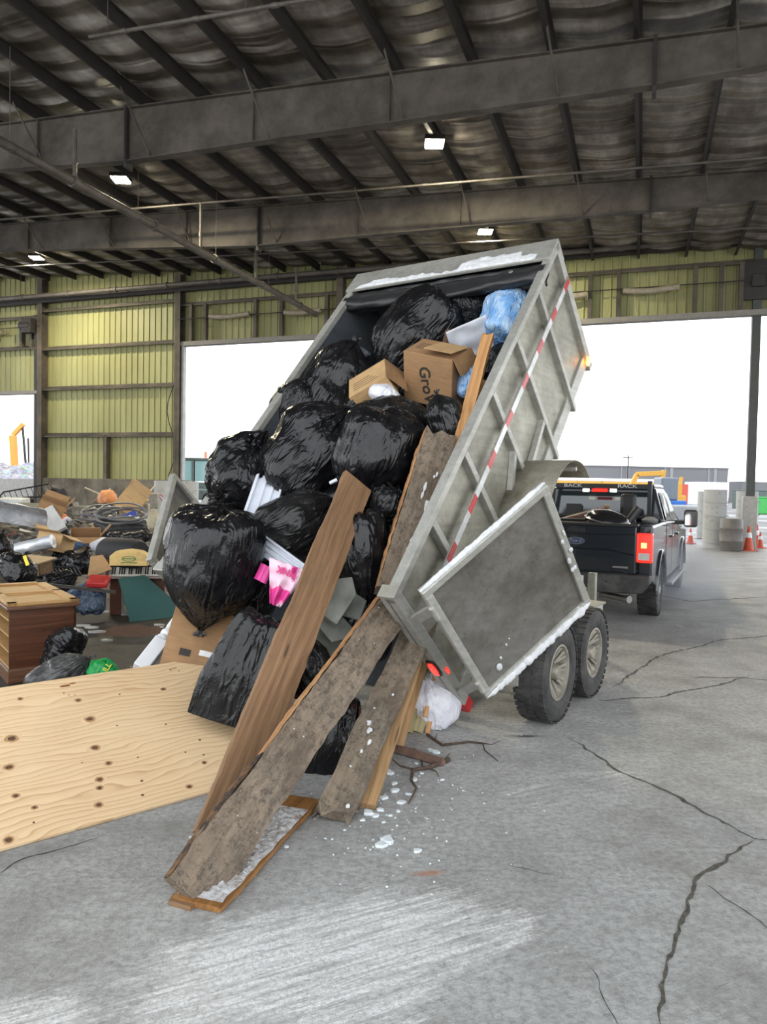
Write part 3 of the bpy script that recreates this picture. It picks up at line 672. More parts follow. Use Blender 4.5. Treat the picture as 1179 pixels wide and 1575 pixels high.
# ================================================================== BAGS
def pn(P, seed=0):
    """vectorised gradient noise, P (n,3) -> (n,) in about [-1,1]"""
    P = P+np.array([seed*7.31, seed*3.17, seed*1.93]); i = np.floor(P).astype(np.int64); f = P-i; u = f*f*f*(f*(f*6-15)+10); out = 0
    for dx in (0, 1):
        for dy in (0, 1):
            for dz in (0, 1):
                h = ((i[:, 0]+dx)*73856093) ^ ((i[:, 1]+dy)*19349663) ^ ((i[:, 2]+dz)*83492791); h = (h ^ (h >> 13))*1274126177 & 0x7fffffff
                a = (h % 1024)/1024*2*pi; z = ((h >> 10) % 1024)/512-1; r = np.sqrt(1-z*z)
                g = np.stack([r*np.cos(a), r*np.sin(a), z], 1); d = f-np.array([dx, dy, dz])
                w = (u[:, 0] if dx else 1-u[:, 0])*(u[:, 1] if dy else 1-u[:, 1])*(u[:, 2] if dz else 1-u[:, 2]); out = out+w*(g*d).sum(1)
    return out*1.6
def bagmat(name, col, rough=.26, sc=1.0, var=0, st=.8, **k):
    n = N(name); P = n.tc(); uv = n.tc('UV')
    a = n.noise(n.mp(P, (6, 6, 2.2)), sc*1.5, 3, .5, 1.2, typ='RIDGED_MULTIFRACTAL'); b = n.noise(n.mp(P, (17, 17, 5)), sc, 3, .5, 1.6, typ='RIDGED_MULTIFRACTAL')
    c = n.noise(P, 60*sc, 2, .5); h = n.ma('ADD', n.ma('MULTIPLY', a, .5), n.ma('ADD', n.ma('MULTIPLY', b, .34), n.ma('MULTIPLY', c, .05)))
    cc = col
    if var: cc = n.mix(n.ramp(n.noise(P, 5*sc, 4, .6, .5), (.4, 0), (.65, 1)), col, var)
    else: cc = n.mix(n.ramp(n.noise(P, 6, 5, .7), (.45, 0), (.75, .25)), col, tuple(min(1, v+.05) for v in col))
    rg = n.ramp(n.noise(P, 9, 4), (.3, rough-.06), (.7, rough+.14))
    k.setdefault('spec', .36); n.set(cc, rg, 0, n.bump(h, st, .05), **k); return n.m
m_black = bagmat('black_bin_bag', (.005, .005, .006), .17)
m_black2 = bagmat('dusty_black_bin_bag', (.009, .009, .009), .21)
m_soft = bagmat('crinkled_black_bin_bag', (.006, .006, .007), .17, 2.0)
m_blue = bagmat('pale_blue_bag', (.16, .36, .68), .25, 1.8, (.42, .58, .76), spec=.6)
m_clear = bagmat('grey_clear_bag', (.16, .17, .19), .22, 1.6, (.38, .40, .43))
m_multi = bagmat('mixed_blue_clear_bag', (.015, .03, .09), .22, 2.4, (.14, .20, .24))
m_green = bagmat('green_bag', (.01, .20, .04), .35, 1.5, (.02, .30, .08))
m_white = bagmat('white_bag', (.60, .60, .66), .4, 1.2, (.80, .80, .84))
BAGS = 'black bin bags of the load'
TPL = [simbag(2, slack=1.16, press=.7, iters=105), simbag(5, slack=1.36, press=.35, spheres=9, iters=110), simbag(3, slack=1.26, press=.5, aspect=1.1, spheres=10, iters=105), simbag(4, box=(.37, .31, .44), press=.3, slack=1.13, iters=100)]
def bag(label, c, w, h, d=None, ang=0, seed=1, mat=None, tail=.06, lump=.15, name='rubbish_bag', cat='bag', group=None, t=None, skew=0, pitch=0, tear=0, bend=0, neckw=.10, sq=0):
    """one tied bag; local z runs from the bottom to the knot; ang turns the knot clockwise from up as seen from the camera"""
    mat = mat or m_black; d = d or (w+h)*.42; a = rad(ang)
    z = _U*cos(a)+_R*sin(a); x = _R*cos(a)-_U*sin(a); y = _F.copy()
    if pitch: q = Matrix.Rotation(rad(pitch), 3, x); y, z = q @ y, q @ z
    M = basis(x, y, z, c); X = TPL[t if t is not None else seed % 3]; nv, nu = X.shape[:2]
    X = X.reshape(-1, 3)
    r_ = seed*1.7 if t != 3 else 0; X = np.stack([X[:, 0]*cos(r_)-X[:, 1]*sin(r_), X[:, 0]*sin(r_)+X[:, 1]*cos(r_), X[:, 2]], 1)
    if seed % 2: X[:, 0] *= -1
    X = X/np.array([np.ptp(X[:, 0]), np.ptp(X[:, 1]), 1])
    if sq: q_ = np.linalg.norm(2*X, axis=1)+1e-6; X = X*(q_/((np.abs(2*X)**9).sum(1)**(1/9)+1e-6))[:, None]; q_ = np.abs(2*X); X = np.where(q_ > 1, np.sign(X)*.5, X)
    S3 = X*np.array([w, d, h]); sc = (w*h*d)**(1/3); Q = S3/sc; V = np.clip(X[:, 2]+.5, 0, 1)
    low = pn(Q*1.7, seed)*lump+pn(Q*3.9, seed+5)*lump*.42+pn((Q+.1*pn(Q*5, seed+3)[:, None])*8, seed+8)*lump*.12
    R3 = S3*(1+low*(1-V**8))[:, None]; tp = (1-tear*np.clip((V-.35)/.65, 0, 1)**1.3); R3[:, 0] *= tp; R3[:, 1] *= tp
    R3[:, 0] += skew*w*(np.clip(V-.3, 0, 1))**1.5+bend*w*np.sin(V*pi)
    vs = [Vector(q) for q in R3]; fs = []
    for j in range(nv-1):
        for i in range(nu): a0 = j*nu+i; b0 = j*nu+(i+1) % nu; fs.append((a0, b0, b0+nu, a0+nu))
    tm = MB(); tm.v = vs; tm.f = fs; o = tm.build(name, mat, smooth=180, fix=False, sub=1); o.matrix_world = M
    tag(o, label, cat, group)
    if tail:
        zt = float(R3[-nu:, 2].mean()); xt = float(R3[-nu:, 0].mean()); yt = float(R3[-nu:, 1].mean()); q = MB(); rn = neckw*.22*w; TLn = tail
        def tf(u, vv):
            aa = 2*pi*u; r = rn*(.7+vv*2.8*(.6+.4*noise.noise(Vector((cos(aa)*2, sin(aa)*2, seed)))))*(1+.42*sin(aa*6+seed)*vv+.2*sin(aa*11+vv*3))
            return (xt+r*cos(aa)+vv*vv*.25*TLn, yt+r*.6*sin(aa), zt-.012+TLn*vv*(1+.25*sin(aa*3+seed)*vv))
        q.grid(tf, 60, 12, wu=True).build('tied_neck', mat, o, smooth=180, fix=False)
    return o
def pbag(label, px, py, w, h, Y=None, u=None, **k):
    """place a bag by where its centre shows, at depth Y or at height u over the trailer bed; w, h in photo pixels"""
    c = atU(px, py, u) if u is not None else at(px, py, Y); s = mpp(c.y)
    return bag(label, c, w*s, h*s, **k)
# --- in the trailer bed, top to bottom
pbag('shiny black bag highest on the load, its knot toward the small open carton', 634, 523, 122, 166, u=1.14, ang=218, seed=3, tail=.09, d=.62, lump=.14)
pbag('crinkled black bag wedged between the shiny topmost bag and the pale blue bag', 728, 478, 105, 105, u=1.05, ang=150, seed=8, mat=m_soft, tail=0)
pbag('pale blue plastic bag at the upper right corner of the trailer bed', 784, 484, 84, 92, u=1.12, ang=20, seed=12, mat=m_blue, tail=.04, lump=.2)
pbag('small blue bag peeking out at the upper left behind the topmost black bag', 560, 517, 48, 40, u=.85, ang=0, seed=13, mat=bagmat('bright_blue_bag', (.02, .13, .55), .25, 1.5, (.10, .28, .62)), tail=0)
pbag('grey translucent bag behind the left bags at the upper left of the bed', 535, 545, 34, 70, u=.95, ang=90, seed=14, mat=m_clear, tail=0)
pbag('long black bag along the left bed wall just below the grey translucent bag', 520, 588, 104, 136, u=1.2, ang=22, seed=15, tail=.05, lump=.2)
pbag('lumpy black bag pressed against the left rail, left of the long black bag', 462, 626, 84, 112, u=1.22, ang=38, seed=16, mat=m_soft, tail=0)
pbag('black bag deep in shadow between the small open carton and the big printed box', 620, 590, 80, 100, u=.85, ang=0, seed=17, mat=m_black, tail=0)
pbag('stretched grey-black bag just below the big printed box beside the right rail', 685, 645, 66, 82, u=1.28, ang=-20, seed=18, mat=m_black2, tail=.04)
pbag('flat black bag directly under the small open carton', 600, 640, 128, 74, u=1.20, ang=8, seed=19, mat=m_black2, tail=0)
pbag('large black bag in mid-load above the top end of the brown plank', 576, 706, 132, 158, u=1.36, ang=195, seed=20, tail=.06, lump=.15)
pbag('wide brown-black bag slumped left of the large middle bag', 482, 692, 142, 172, u=1.42, ang=40, seed=21, tail=.06, lump=.15, d=.62)
pbag('black bag bulging over the left rail of the trailer', 376, 722, 118, 138, u=1.48, ang=30, seed=22, tail=.0, lump=.17)
pbag('black bag low over the white gutter panels, left of the brown plank', 462, 806, 104, 142, u=1.36, ang=62, seed=23, mat=m_black2, tail=.05, d=.6)
pbag('black bag filling the gap right of the brown plank above the tarp rubble', 560, 862, 92, 160, u=1.12, ang=175, seed=24, tail=0)
pbag('small knotted black bag at the right end of the middle bag, beside the weathered board', 597, 780, 64, 74, u=1.25, ang=200, seed=25, mat=m_soft, tail=0)
pbag('clear blue plastic bag beside the orange two-by-four near the right rail', 722, 585, 40, 56, u=1.1, ang=0, seed=26, mat=m_blue, tail=0)
pbag('crinkled black bag glimpsed between the orange two-by-four and the right rail', 760, 555, 34, 62, u=1.0, ang=25, seed=27, mat=m_soft, tail=0)
pbag('added black filler bag darkening the gap between the wide brown-black bag and the large middle bag', 535, 640, 90, 120, u=1.05, ang=10, seed=50, tail=0)  # filler bags from here to the rear spill, added so the gaps go dark
pbag('added black filler bag darkening the hollow above the brown plank end, under the large middle bag', 545, 790, 110, 110, u=.95, ang=160, seed=51, tail=0)
pbag('added black filler bag beneath the left rail bag, next to the white ribbed panel', 352, 768, 60, 84, u=1.35, ang=95, seed=52, tail=0)
pbag('added dark filler bag darkening the gap along the right rail behind the weathered upright board', 650, 790, 80, 150, u=.9, ang=10, seed=53, tail=0)
pbag('added dark filler bag behind the plaster slabs, darkening the gap between the planks', 560, 955, 110, 130, u=.75, ang=20, seed=54, tail=0)
# --- spilling out of the rear
pbag('big black bag hanging out of the left rear trailer corner, pointed end down', 326, 873, 148, 196, Y=5.25, ang=187, seed=31, t=0, tail=.05, lump=.12, d=.68, skew=.05, tear=.10)
pbag('black striped bag squeezed behind the big hanging bag', 388, 925, 80, 130, Y=5.6, ang=200, seed=32, tail=0)
pbag('square-cornered black bag stretched over a box, resting on the plywood sheet', 385, 1022, 128, 165, Y=4.75, ang=17, seed=33, t=3, mat=m_black2, tail=.0, lump=.02, d=.44, tear=.30, skew=.10, sq=1)
pbag('black bag on the concrete in the shadow between the two leaning long planks', 500, 1128, 124, 215, Y=4.78, ang=15, seed=34, tail=0)
pbag('grey-black bag behind the brown plank above the shadowed bag', 474, 1025, 84, 100, Y=5.0, ang=-20, seed=35, mat=m_black2, tail=0)
pbag('white plastic bag on the concrete under the rear corner of the trailer', 664, 1076, 84, 94, Y=5.5, ang=-15, seed=36, mat=m_white, tail=0, lump=.12)

# ================================================================== BOXES, PANELS AND ODDMENTS IN THE LOAD
def cardm(name, col, dirt=(.16, .09, .045)):
    n = N(name); P = n.tc(); f = n.noise(n.mp(P, (1, 1, 6)), 6, 4)
    c = n.ramp(f, (.3, tuple(v*.85 for v in col)), (.7, tuple(min(1, v*1.1) for v in col)))
    c = n.mix(n.ramp(n.noise(P, 3, 6, .7), (.5, 0), (.75, .5)), c, dirt); n.set(c, .8, 0, n.bump(n.noise(P, 30, 3), .1, .005)); return n.m
card = cardm('brown_cardboard', (.33, .19, .09)); card2 = cardm('pale_cardboard', (.50, .32, .15)); ink = plain('black_ink', (.03, .025, .02), .7)
yelc = cardm('yellow_cardboard', (.62, .43, .16))
def carton(label, M, sx, sy, sz, mat, flaps=((1, 30), (1, 60), (1, 110), (1, 20)), name='cardboard_box', hollow=True, group=None, wall=.006):
    """open carton: base centred at local origin, opening toward +z; flaps = (show, angle out from vertical)"""
    t = thing(name, label, 'box', M, group); m = MB()
    m.box(-sx/2, sx/2, -sy/2, sy/2, 0, wall)
    for a in (-1, 1): m.box(a*sx/2-wall/2, a*sx/2+wall/2, -sy/2, sy/2, 0, sz).box(-sx/2, sx/2, a*sy/2-wall/2, a*sy/2+wall/2, 0, sz)
    m.build('body', mat, t)
    for k, (on, an) in enumerate(flaps):
        if not on: continue
        hw, fl = (sx, min(sx, sy)*.5) if k < 2 else (sy, min(sx, sy)*.5)
        a = rad(an); sg = (-1, 1, -1, 1)[k]
        if k < 2: F_ = Matrix.Translation((0, sg*sy/2, sz)) @ Matrix.Rotation(-sg*a, 4, 'X')
        else: F_ = Matrix.Translation((sg*sx/2, 0, sz)) @ Matrix.Rotation(sg*a, 4, 'Y') @ Matrix.Rotation(pi/2, 4, 'Z')
        MB().box(-hw/2+.004, hw/2-.004, -wall/2, wall/2, 0, fl, F_).build('flap', mat, t)
    return t
def camM(c, ang=0, yaw=0, tip=0):
    """frame seen from the camera: x to the right, z up, y away; ang clockwise roll, yaw about z, tip about x"""
    B = basis(_R, _F, _U).to_4x4(); return Matrix.Translation(Vector(c)) @ B @ Matrix.Rotation(rad(ang), 4, 'Y') @ Matrix.Rotation(rad(yaw), 4, 'Z') @ Matrix.Rotation(rad(tip), 4, 'X')
c = atU(672, 572, 1.2); Mx = camM(c, 18, -28, 38)
t = thing('cardboard_box', 'large brown printed carton with one flap open in the middle of the load', 'box', Mx)
MB().box(-.25, .25, -.18, .18, -.26, .22).build('body', card, t, bevel=.006)
MB().box(-.02, .26, -.42, -.10, .0, .007, Matrix.Translation((.0, .2, .225)) @ Matrix.Rotation(rad(-9), 4, 'X')).build('flap', card2, t)
MB().box(0, .16, -.17, .17, 0, .006, Matrix.Translation((.25, 0, .22)) @ Matrix.Rotation(rad(60), 4, 'Y')).build('flap', card, t)
text_mesh('lettering', 'GroW', .155, ink, t, Matrix.Translation((-.0, -.1815, -.10)) @ Matrix.Rotation(pi/2, 4, 'X') @ Matrix.Rotation(rad(-78), 4, 'Z'), bold=.003)
for k in range(5): MB().box(-.2, -.2+.17-.02*(k % 3), -.06+.03*k, -.053+.03*k, .2201, .2212).build('printed_line', ink, t)
c = atU(573, 594, 1.33); Mx = camM(c, -28, -18, 34)
t = thing('cardboard_box', 'small open carton stuffed with white cloth, under the topmost bag', 'box', Mx)
MB().box(-.20, .20, -.17, .17, -.12, .10).build('body', card2, t, bevel=.005)
MB().box(0, .25, -.17, .17, -.003, .003, Matrix.Translation((.20, 0, .10)) @ Matrix.Rotation(rad(72), 4, 'Y')).build('flap', card, t)
for k in range(4): MB().box(-.15, .12-.03*k, -.10+.04*k, -.093+.04*k, .1005, .1015).build('printed_line', ink, t)
bag('white cloth bundle spilling from the small open carton', atU(593, 606, 1.34), .30, .19, .22, ang=20, seed=41, mat=m_white, tail=0, name='cloth_bundle', cat='cloth')
paper = plain('white_paper', (.62, .64, .70), .6, var=.06); redi = plain('red_ink', (.5, .03, .05), .5)
t = thing('paper_sack', 'white printed paper sack with a red stripe behind the big printed carton', 'sack', camM(atU(722, 522, 1.12), -24, 0, 20))
MB().grid(lambda u, v: ((u-.5)*.42, .03*noise.noise(Vector((u*3, v*3, 2)))-.1*v, (v-.5)*.34), 16, 16).build('sheet', paper, t, smooth=180, solid=.01)
MB().box(-.2, .2, -.012, -.006, -.06, -.045).build('red_stripe', redi, t)
def odd(label, name, cat, mb, mat, M, **k): o = mb.build(name, mat, **k); o.matrix_world = M; return tag(o, label, cat)
odd('torn brown cardboard flap showing right of the orange two-by-four', 'cardboard_scrap', 'cardboard', MB().box(-.06, .06, 0, .006, -.2, .2), card, camM(atU(738, 622, 1.15), 22, 30))
odd('dark brown box corner beneath the paper sack', 'cardboard_scrap', 'cardboard', MB().box(-.13, .13, -.06, .06, -.1, .1), plain('dark_card', (.14, .08, .05), .8), camM(atU(700, 528, 1.05), 10, 20))
# white gutter panels
wpl = plain('white_plastic', (.72, .75, .82), .35, var=.04, bs=.05)
def gutter(label, p0, p1, w, seed):
    p0 = Vector(p0); p1 = Vector(p1); d = (p1-p0); L = d.length; z = d/L; y = (_F-z*_F.dot(z)).normalized(); x = y.cross(z)
    pr = [(-.5, .0), (-.5, -.03), (-.42, -.03), (-.40, 0), (-.2, 0), (-.18, -.02), (-.1, -.02), (-.08, 0), (.1, 0), (.12, -.02), (.2, -.02), (.22, 0), (.42, 0), (.44, -.035), (.5, -.035), (.5, .0)]
    t = thing('vinyl_siding', label, 'panel', basis(x, y, z, p0)); m = MB(); vs = []; fs = []
    for zz in (0, L): vs += [(a*w, b, zz) for a, b in pr]
    k = len(pr)
    for i in range(k-1): fs.append((i, i+1, k+i+1, k+i))
    m.add(vs, fs).build('ribbed_sheet', wpl, t, solid=.004)
    for i in range(int(L/.05)): MB().tube((-.3*w, -.006, .02+i*.05), (-.3*w, -.002, .02+i*.05), .010, 8).build('perforation', wpl, t)
    return t
gutter('white ribbed vinyl panel under the wide brown-black bag', atU(396, 800, 1.52), atU(428, 700, 1.42), .24, 1)
gutter('white vinyl panel sticking out under the low black bag above the pink wrap', at(468, 884, 5.15), at(392, 828, 5.5), .13, 2)
t = thing('pvc_pipe', 'short white plastic pipe poking up beside the top of the brown plank', 'pipe', atU(526, 735, 1.4))
a = atU(512, 741, 1.38)-atU(526, 735, 1.4); b = atU(541, 727, 1.42)-atU(526, 735, 1.4)
MB().tube(a*1.3, b, .016, 14).build('tube', wpl, t, smooth=50); MB().tube(b*.86, b*1.02, .021, 14).build('end_socket', wpl, t, smooth=50)
# pink insulation wrap
n = N('pink_white_film'); P = n.tc(); n.set(n.ramp(n.noise(P, 4, 3, .5, .6), (.42, (.80, .50, .62)), (.5, (.78, .55, .66)), (.54, (.70, .04, .26)), (.64, (.66, .05, .28))), .3, 0, n.bump(n.noise(P, 9, 4, .6, 1, typ='RIDGED_MULTIFRACTAL'), .6, .02))
t = thing('insulation_wrap', 'crumpled pink and white plastic insulation wrapper left of the brown plank', 'wrapper', camM(at(434, 900, 5.0), 20))
MB().grid(lambda u, v: ((u-.5)*(.30*(1-v*.75)), .035*noise.noise(Vector((u*4, v*4, 5))), .15-v*.30), 26, 26).build('film', n.m, t, smooth=180, solid=.004)
text_mesh('lettering', 'PINK', .065, plain('magenta_ink', (.65, .02, .20), .4), t, Matrix.Translation((.0, -.03, .10)) @ Matrix.Rotation(pi/2, 4, 'X') @ Matrix.Rotation(pi, 4, 'Z') @ Matrix.Rotation(0, 4, 'Z'), bold=.002)
odd('magenta corner of film above the cardboard, left of the wrapper lettering', 'film_scrap', 'wrapper', MB().grid(lambda u, v: ((u-.5)*.09, .01*sin(u*6), (v-.5)*.12), 8, 8), plain('magenta_film', (.6, .04, .25), .3), camM(at(405, 882, 5.1), 25), solid=.003)
# grey tarp rubble
n = N('grey_green_tarp'); P = n.tc(); n.set(n.ramp(n.noise(P, 3, 6, .6), (.3, (.07, .075, .062)), (.6, (.19, .195, .17)), (.8, (.32, .32, .29))), .75, 0, n.bump(n.noise(P, 7, 5, .6, .5), .5, .03)); gt = n.m
for lab, px, py, w, h, sd, an in (('uppermost grey plaster slab in the gap between the brown plank and the weathered board', 520, 925, .17, .32, 1, 20), ('grey broken slab with a lit edge in the middle of the gap between the planks', 512, 962, .20, .15, 2, 35), ('long grey slab sliding down behind the weathered plank', 497, 990, .22, .16, 3, 55), ('lowest grey slab corner above the grey-black bag', 482, 1012, .16, .12, 4, 70), ('flat grey slab fragment under the black bag right of the brown plank', 540, 935, .14, .13, 5, -10)):
    rr_ = random.Random(sd); pol = [(w*.85*cos(a_)*rr_.uniform(.7, 1.2), h*.75*sin(a_)*rr_.uniform(.7, 1.2)) for a_ in (0.3, 1.3, 2.6, 3.6, 5.0)]
    odd(lab, 'plaster_slab', 'slab', MB().prism(pol, -.03, .03), gt, camM(at(px, py, 4.95+.04*sd), an, 10, 60+sd*6), bevel=.006)
# big flat carton spilled behind the plywood
t = thing('cardboard_box', 'large flattened brown carton with a white label, behind the plywood sheet', 'box', camM(at(322, 985, 5.35), 16, 14, -22))
MB().box(-.30, .42, -.02, .02, -.30, .24).build('side_panel', card, t)
MB().box(-.05, .04, -.024, -.0205, -.125, -.085).build('white_label', plain('label_white', (.75, .75, .75), .6), t)
MB().box(-.19, -.11, -.0225, -.0205, -.15, -.10).build('printed_mark', ink, t)
MB().box(-.30, .30, 0, .006, 0, .3, Matrix.Translation((0, 0, .24)) @ Matrix.Rotation(rad(-50), 4, 'X')).build('flap', card2, t)
# white turned post
pp = plain('white_painted_wood', (.74, .75, .76), .45, var=.04, bs=.05)
p0 = at(214, 1031, 5.3); p1 = at(277, 950, 5.75); zz = (p1-p0).normalized(); yy = (_F-zz*_F.dot(zz)).normalized()
t = thing('turned_post', 'white turned newel post lying behind the plywood beside the big carton', 'post', basis(yy.cross(zz), yy, zz, p0))
MB().box(-.055, .055, -.055, .055, 0, .30).build('square_base', pp, t, bevel=.008)
MB().lathe([(.05, .30), (.055, .33), (.04, .35), (.052, .37), (.052, .39), (.038, .41), (.046, .45), (.05, .6), (.04, .9)], 20).build('turned_shaft', pp, t, smooth=50)
MB().box(-.02, .02, .0, .06, .0, .012).build('base_mark', plain('wood_scar', (.3, .2, .1)), t)

# ================================================================== PLANKS
def wood(name, lo, mid, hi, grey=None, gy=.5, rough=.72, ks=(1.6, 6, 6), knots=True, gsc=1, dirt=None, bs=.35):
    n = N(name); P = n.tc(); w = n.noise(n.mp(P, (.5, 3, 3)), 1.5, 4, .5, col=True)
    q = n.new('ShaderNodeVectorMath', operation='MULTIPLY_ADD'); n.put(q.inputs[0], w); q.inputs[1].default_value = (.0, .12, .12); n.put(q.inputs[2], P); PW = q.outputs[0]
    g = n.noise(n.mp(PW, (.9*gsc, 26*gsc, 26*gsc)), 1.3, 7, .65); g2 = n.noise(n.mp(PW, (2, 90, 90)), 1.5, 3, .6)
    c = n.ramp(g, (.28, lo), (.5, mid), (.72, hi)); c = n.mix(n.ramp(g2, (.45, 0), (.7, .35)), c, lo)
    if knots:
        kd = n.vor(n.mp(PW, ks), 1.0); c = n.mix(n.ramp(kd, (.07, .9), (.12, .25), (.2, 0)), c, tuple(v*.45 for v in lo))
    if grey is not None: c = n.mix(n.ramp(n.noise(P, 2.3, 7, .72), (.5-gy*.35, 0), (.62, 1)), c, n.ramp(n.noise(n.mp(P, (3, 14, 14)), 2, 8, .75), (.35, tuple(v*.35 for v in grey)), (.55, grey), (.75, tuple(min(1, v*1.7) for v in grey))))
    if dirt is not None: c = n.mix(n.ramp(n.noise(P, 5, 8, .75), (.55, 0), (.72, .85)), c, dirt)
    if grey is not None:
        c = n.mix(n.ramp(n.noise(P, 22, 7, .85), (.50, 0), (.60, .75)), c, (.045, .034, .024)); c = n.mix(n.ramp(n.noise(n.mp(P, (1, 2.5, 2.5)), 30, 5, .8), (.60, 0), (.70, .6)), c, (.40, .33, .25))
        c = n.mix(n.ramp(n.noise(n.mp(P, (.5, 1, 1)), 3.5, 4, .6), (.55, 0), (.68, .55)), c, (.07, .045, .03))
    n.set(c, rough, 0, n.bump(n.ma('ADD', g, n.ma('MULTIPLY', n.noise(P, 40, 6, .8), .5)), bs, .012)); return n.m
w_brown = wood('weathered_brown_board', (.12, .062, .029), (.23, .128, .062), (.33, .195, .105), knots=True, ks=(1.9, 7, 7), dirt=(.15, .10, .065))
w_grey = wood('mud_grey_board', (.10, .072, .048), (.20, .148, .10), (.28, .215, .15), (.225, .175, .128), .8, gsc=.45, dirt=(.06, .046, .033), bs=.8)
w_grey2 = wood('silver_grey_board', (.10, .070, .045), (.22, .165, .112), (.31, .24, .17), (.20, .165, .125), .45, gsc=.6, dirt=(.055, .038, .024), bs=.6)
w_tan = wood('tan_stud', (.22, .125, .055), (.40, .245, .115), (.50, .32, .16), knots=True, ks=(1.2, 12, 12))
w_green = wood('treated_stud', (.20, .17, .08), (.34, .29, .15), (.44, .39, .22), knots=False)
w_orange = wood('fresh_split_wood', (.34, .15, .05), (.54, .28, .11), (.66, .40, .18), knots=False)
w_edge = wood('raw_orange_edge', (.16, .08, .035), (.42, .21, .085), (.60, .36, .17), knots=False, dirt=(.12, .08, .05), bs=.9)
def plank(label, p0, p1, w, th, mat, face=None, roll=0, edge=.004, seed=1, name='wooden_plank', cat='plank', rag0=0, rag1=0, n=70, taper=1.0, bow=0, edgemat=None, cut0=0):
    p0 = Vector(p0); p1 = Vector(p1); x = (p1-p0).normalized(); L = (p1-p0).length
    z = (face if face is not None else (CAMP-(p0+p1)/2)); z = (z-x*z.dot(x)).normalized(); z = Matrix.Rotation(rad(roll), 3, x) @ z; y = z.cross(x)
    M = basis(x, y, z, p0); rg = random.Random(seed); vs = []; fs = []; NP = 12
    ring = [(-.5, -.5), (-.25, -.5), (0, -.5), (.25, -.5), (.5, -.5), (.5, 0), (.5, .5), (.25, .5), (0, .5), (-.25, .5), (-.5, .5), (-.5, 0)]
    jag = [rg.uniform(-1, 1) for _ in range(12)]; jag2 = [rg.uniform(-1, 1) for _ in range(12)]
    for i in range(n+1):
        u = i/n; wx = w*(1+(taper-1)*u)
        for k, (a, b) in enumerate(ring):
            e = edge*noise.noise(Vector((u*L*2.3, a*2, seed)))*2+edge*noise.noise(Vector((u*L*11, a*3+b, seed+4)))
            xx = u*L
            if i == 0: xx += rag0*(jag[k]-1)*-.5*0+rag0*jag[k]*.5 + cut0*a
            if i == n: xx += rag1*jag2[k]*.5
            vs.append((xx, a*wx+(e if abs(a) == .5 else 0), b*th+bow*sin(pi*u)+(edge*.5*noise.noise(Vector((u*L*5, a*4, seed+b)))))); 
    for i in range(n):
        for k in range(NP): fs.append((i*NP+k, i*NP+(k+1) % NP, (i+1)*NP+(k+1) % NP, (i+1)*NP+k))
    fs.append(tuple(range(NP-1, -1, -1))); fs.append(tuple(range(n*NP, n*NP+NP)))
    o = MB().add(vs, fs).build(name, mat, smooth=35); o.matrix_world = M; tag(o, label, cat)
    return o
def on(px, py, Y): return at(px, py, Y)
brown = plank('long brown knotty plank leaning from the floor up to the black bags', gnd(330, 1296, .02), on(549, 741, 5.55), .25, .045, w_brown, roll=24, seed=2, edge=.006)
gA = plank('thick mud-grey plank lying in front of all the other planks', gnd(287, 1379, .03), on(621, 912, 5.1), .235, .05, w_grey, roll=14, seed=4, edge=.010, rag1=.1, cut0=-.01)
# its fresh split long edge
def splinter(parent, L, w, th, s0, s1, side, mat, seed, nm='split_edge'):
    vs = []; fs = []; m = 90; NR = 7
    for i in range(m+1):
        u = i/m; x = L*(s0+(s1-s0)*u); t = min(1, 6*min(u, 1-u))
        for k in range(NR):
            a = pi*k/(NR-1)-pi/2; r = (.5*th+.003)*(1+.25*noise.noise(Vector((x*14, k, seed))))
            vs.append((x, side*(w/2+.004+t*(.010*cos(a)+.016*abs(noise.noise(Vector((x*9, k*.8, seed+2)))))), sin(a)*r*1.04))
    for i in range(m):
        for k in range(NR-1): fs.append((i*NR+k, i*NR+k+1, (i+1)*NR+k+1, (i+1)*NR+k))
    return MB().add(vs, fs).build(nm, mat, parent, smooth=50, solid=.006)
LA = (on(621, 912, 5.1)-gnd(287, 1379, .03)).length
splinter(gA, LA, .235, .05, .0, .30, 1, plain('dark_rot_edge', (.035, .024, .018), .9, var=.5, bs=.6, sc=30, dirt=(.25, .13, .05)), 3, 'dark_edge')
splinter(gA, LA, .235, .05, .30, 1.0, 1, w_edge, 5)
up = plank('upright weathered board with snow in its grain, leaning inside the right rail', on(604, 912, 5.12), atU(676, 670, 1.40), .25, .05, w_grey, roll=10, seed=6, edge=.009, rag1=.12, rag0=.1)
LU = (atU(676, 670, 1.40)-on(604, 912, 5.12)).length
splinter(up, LU, .245, .05, .0, 1.0, 1, w_edge, 8)
def snowbits(parent, spots, seed, zs, nm='snow_patch'):
    r = random.Random(seed)
    for (x, y, s, e) in spots:
        pol = [(x+s*e*cos(a)*r.uniform(.6, 1.2), y+s*sin(a)*r.uniform(.6, 1.2)) for a in [2*pi*k/11 for k in range(11)]]
        MB().prism(pol, zs, zs+.006).build(nm, snow.m, parent, bevel=.002)
rg = random.Random(5)
snowbits(up, [(.25+.07*i+rg.uniform(-.03, .03), -.03+rg.uniform(-.035, .035), rg.uniform(.006, .016), rg.uniform(1.5, 4)) for i in range(12)], 2, .026)
snowbits(gA, [(rg.uniform(.4, LA-.2), rg.uniform(-.1, .1), rg.uniform(.0015, .004), 1.3) for i in range(9)]+[(LA-.25, -.04, .014, 1.2)], 3, .026)
gC = plank('rough grey plank with a rotted lower end, third from the left of the leaning planks', gnd(512, 1252, .03), on(664, 925, 5.42), .205, .045, w_grey2, roll=-10, seed=9, edge=.008, rag0=.12)
snowbits(gC, [(.06, -.06, .012, 1.5), (.42, .0, .010, 1.3), (.50, -.02, .012, 2), (.58, .01, .016, 1.5), (.63, .03, .018, 1.2), (.75, .04, .008, 1), (.3, .02, .007, 1), (.9, -.03, .008, 1.2)], 4, .0245)
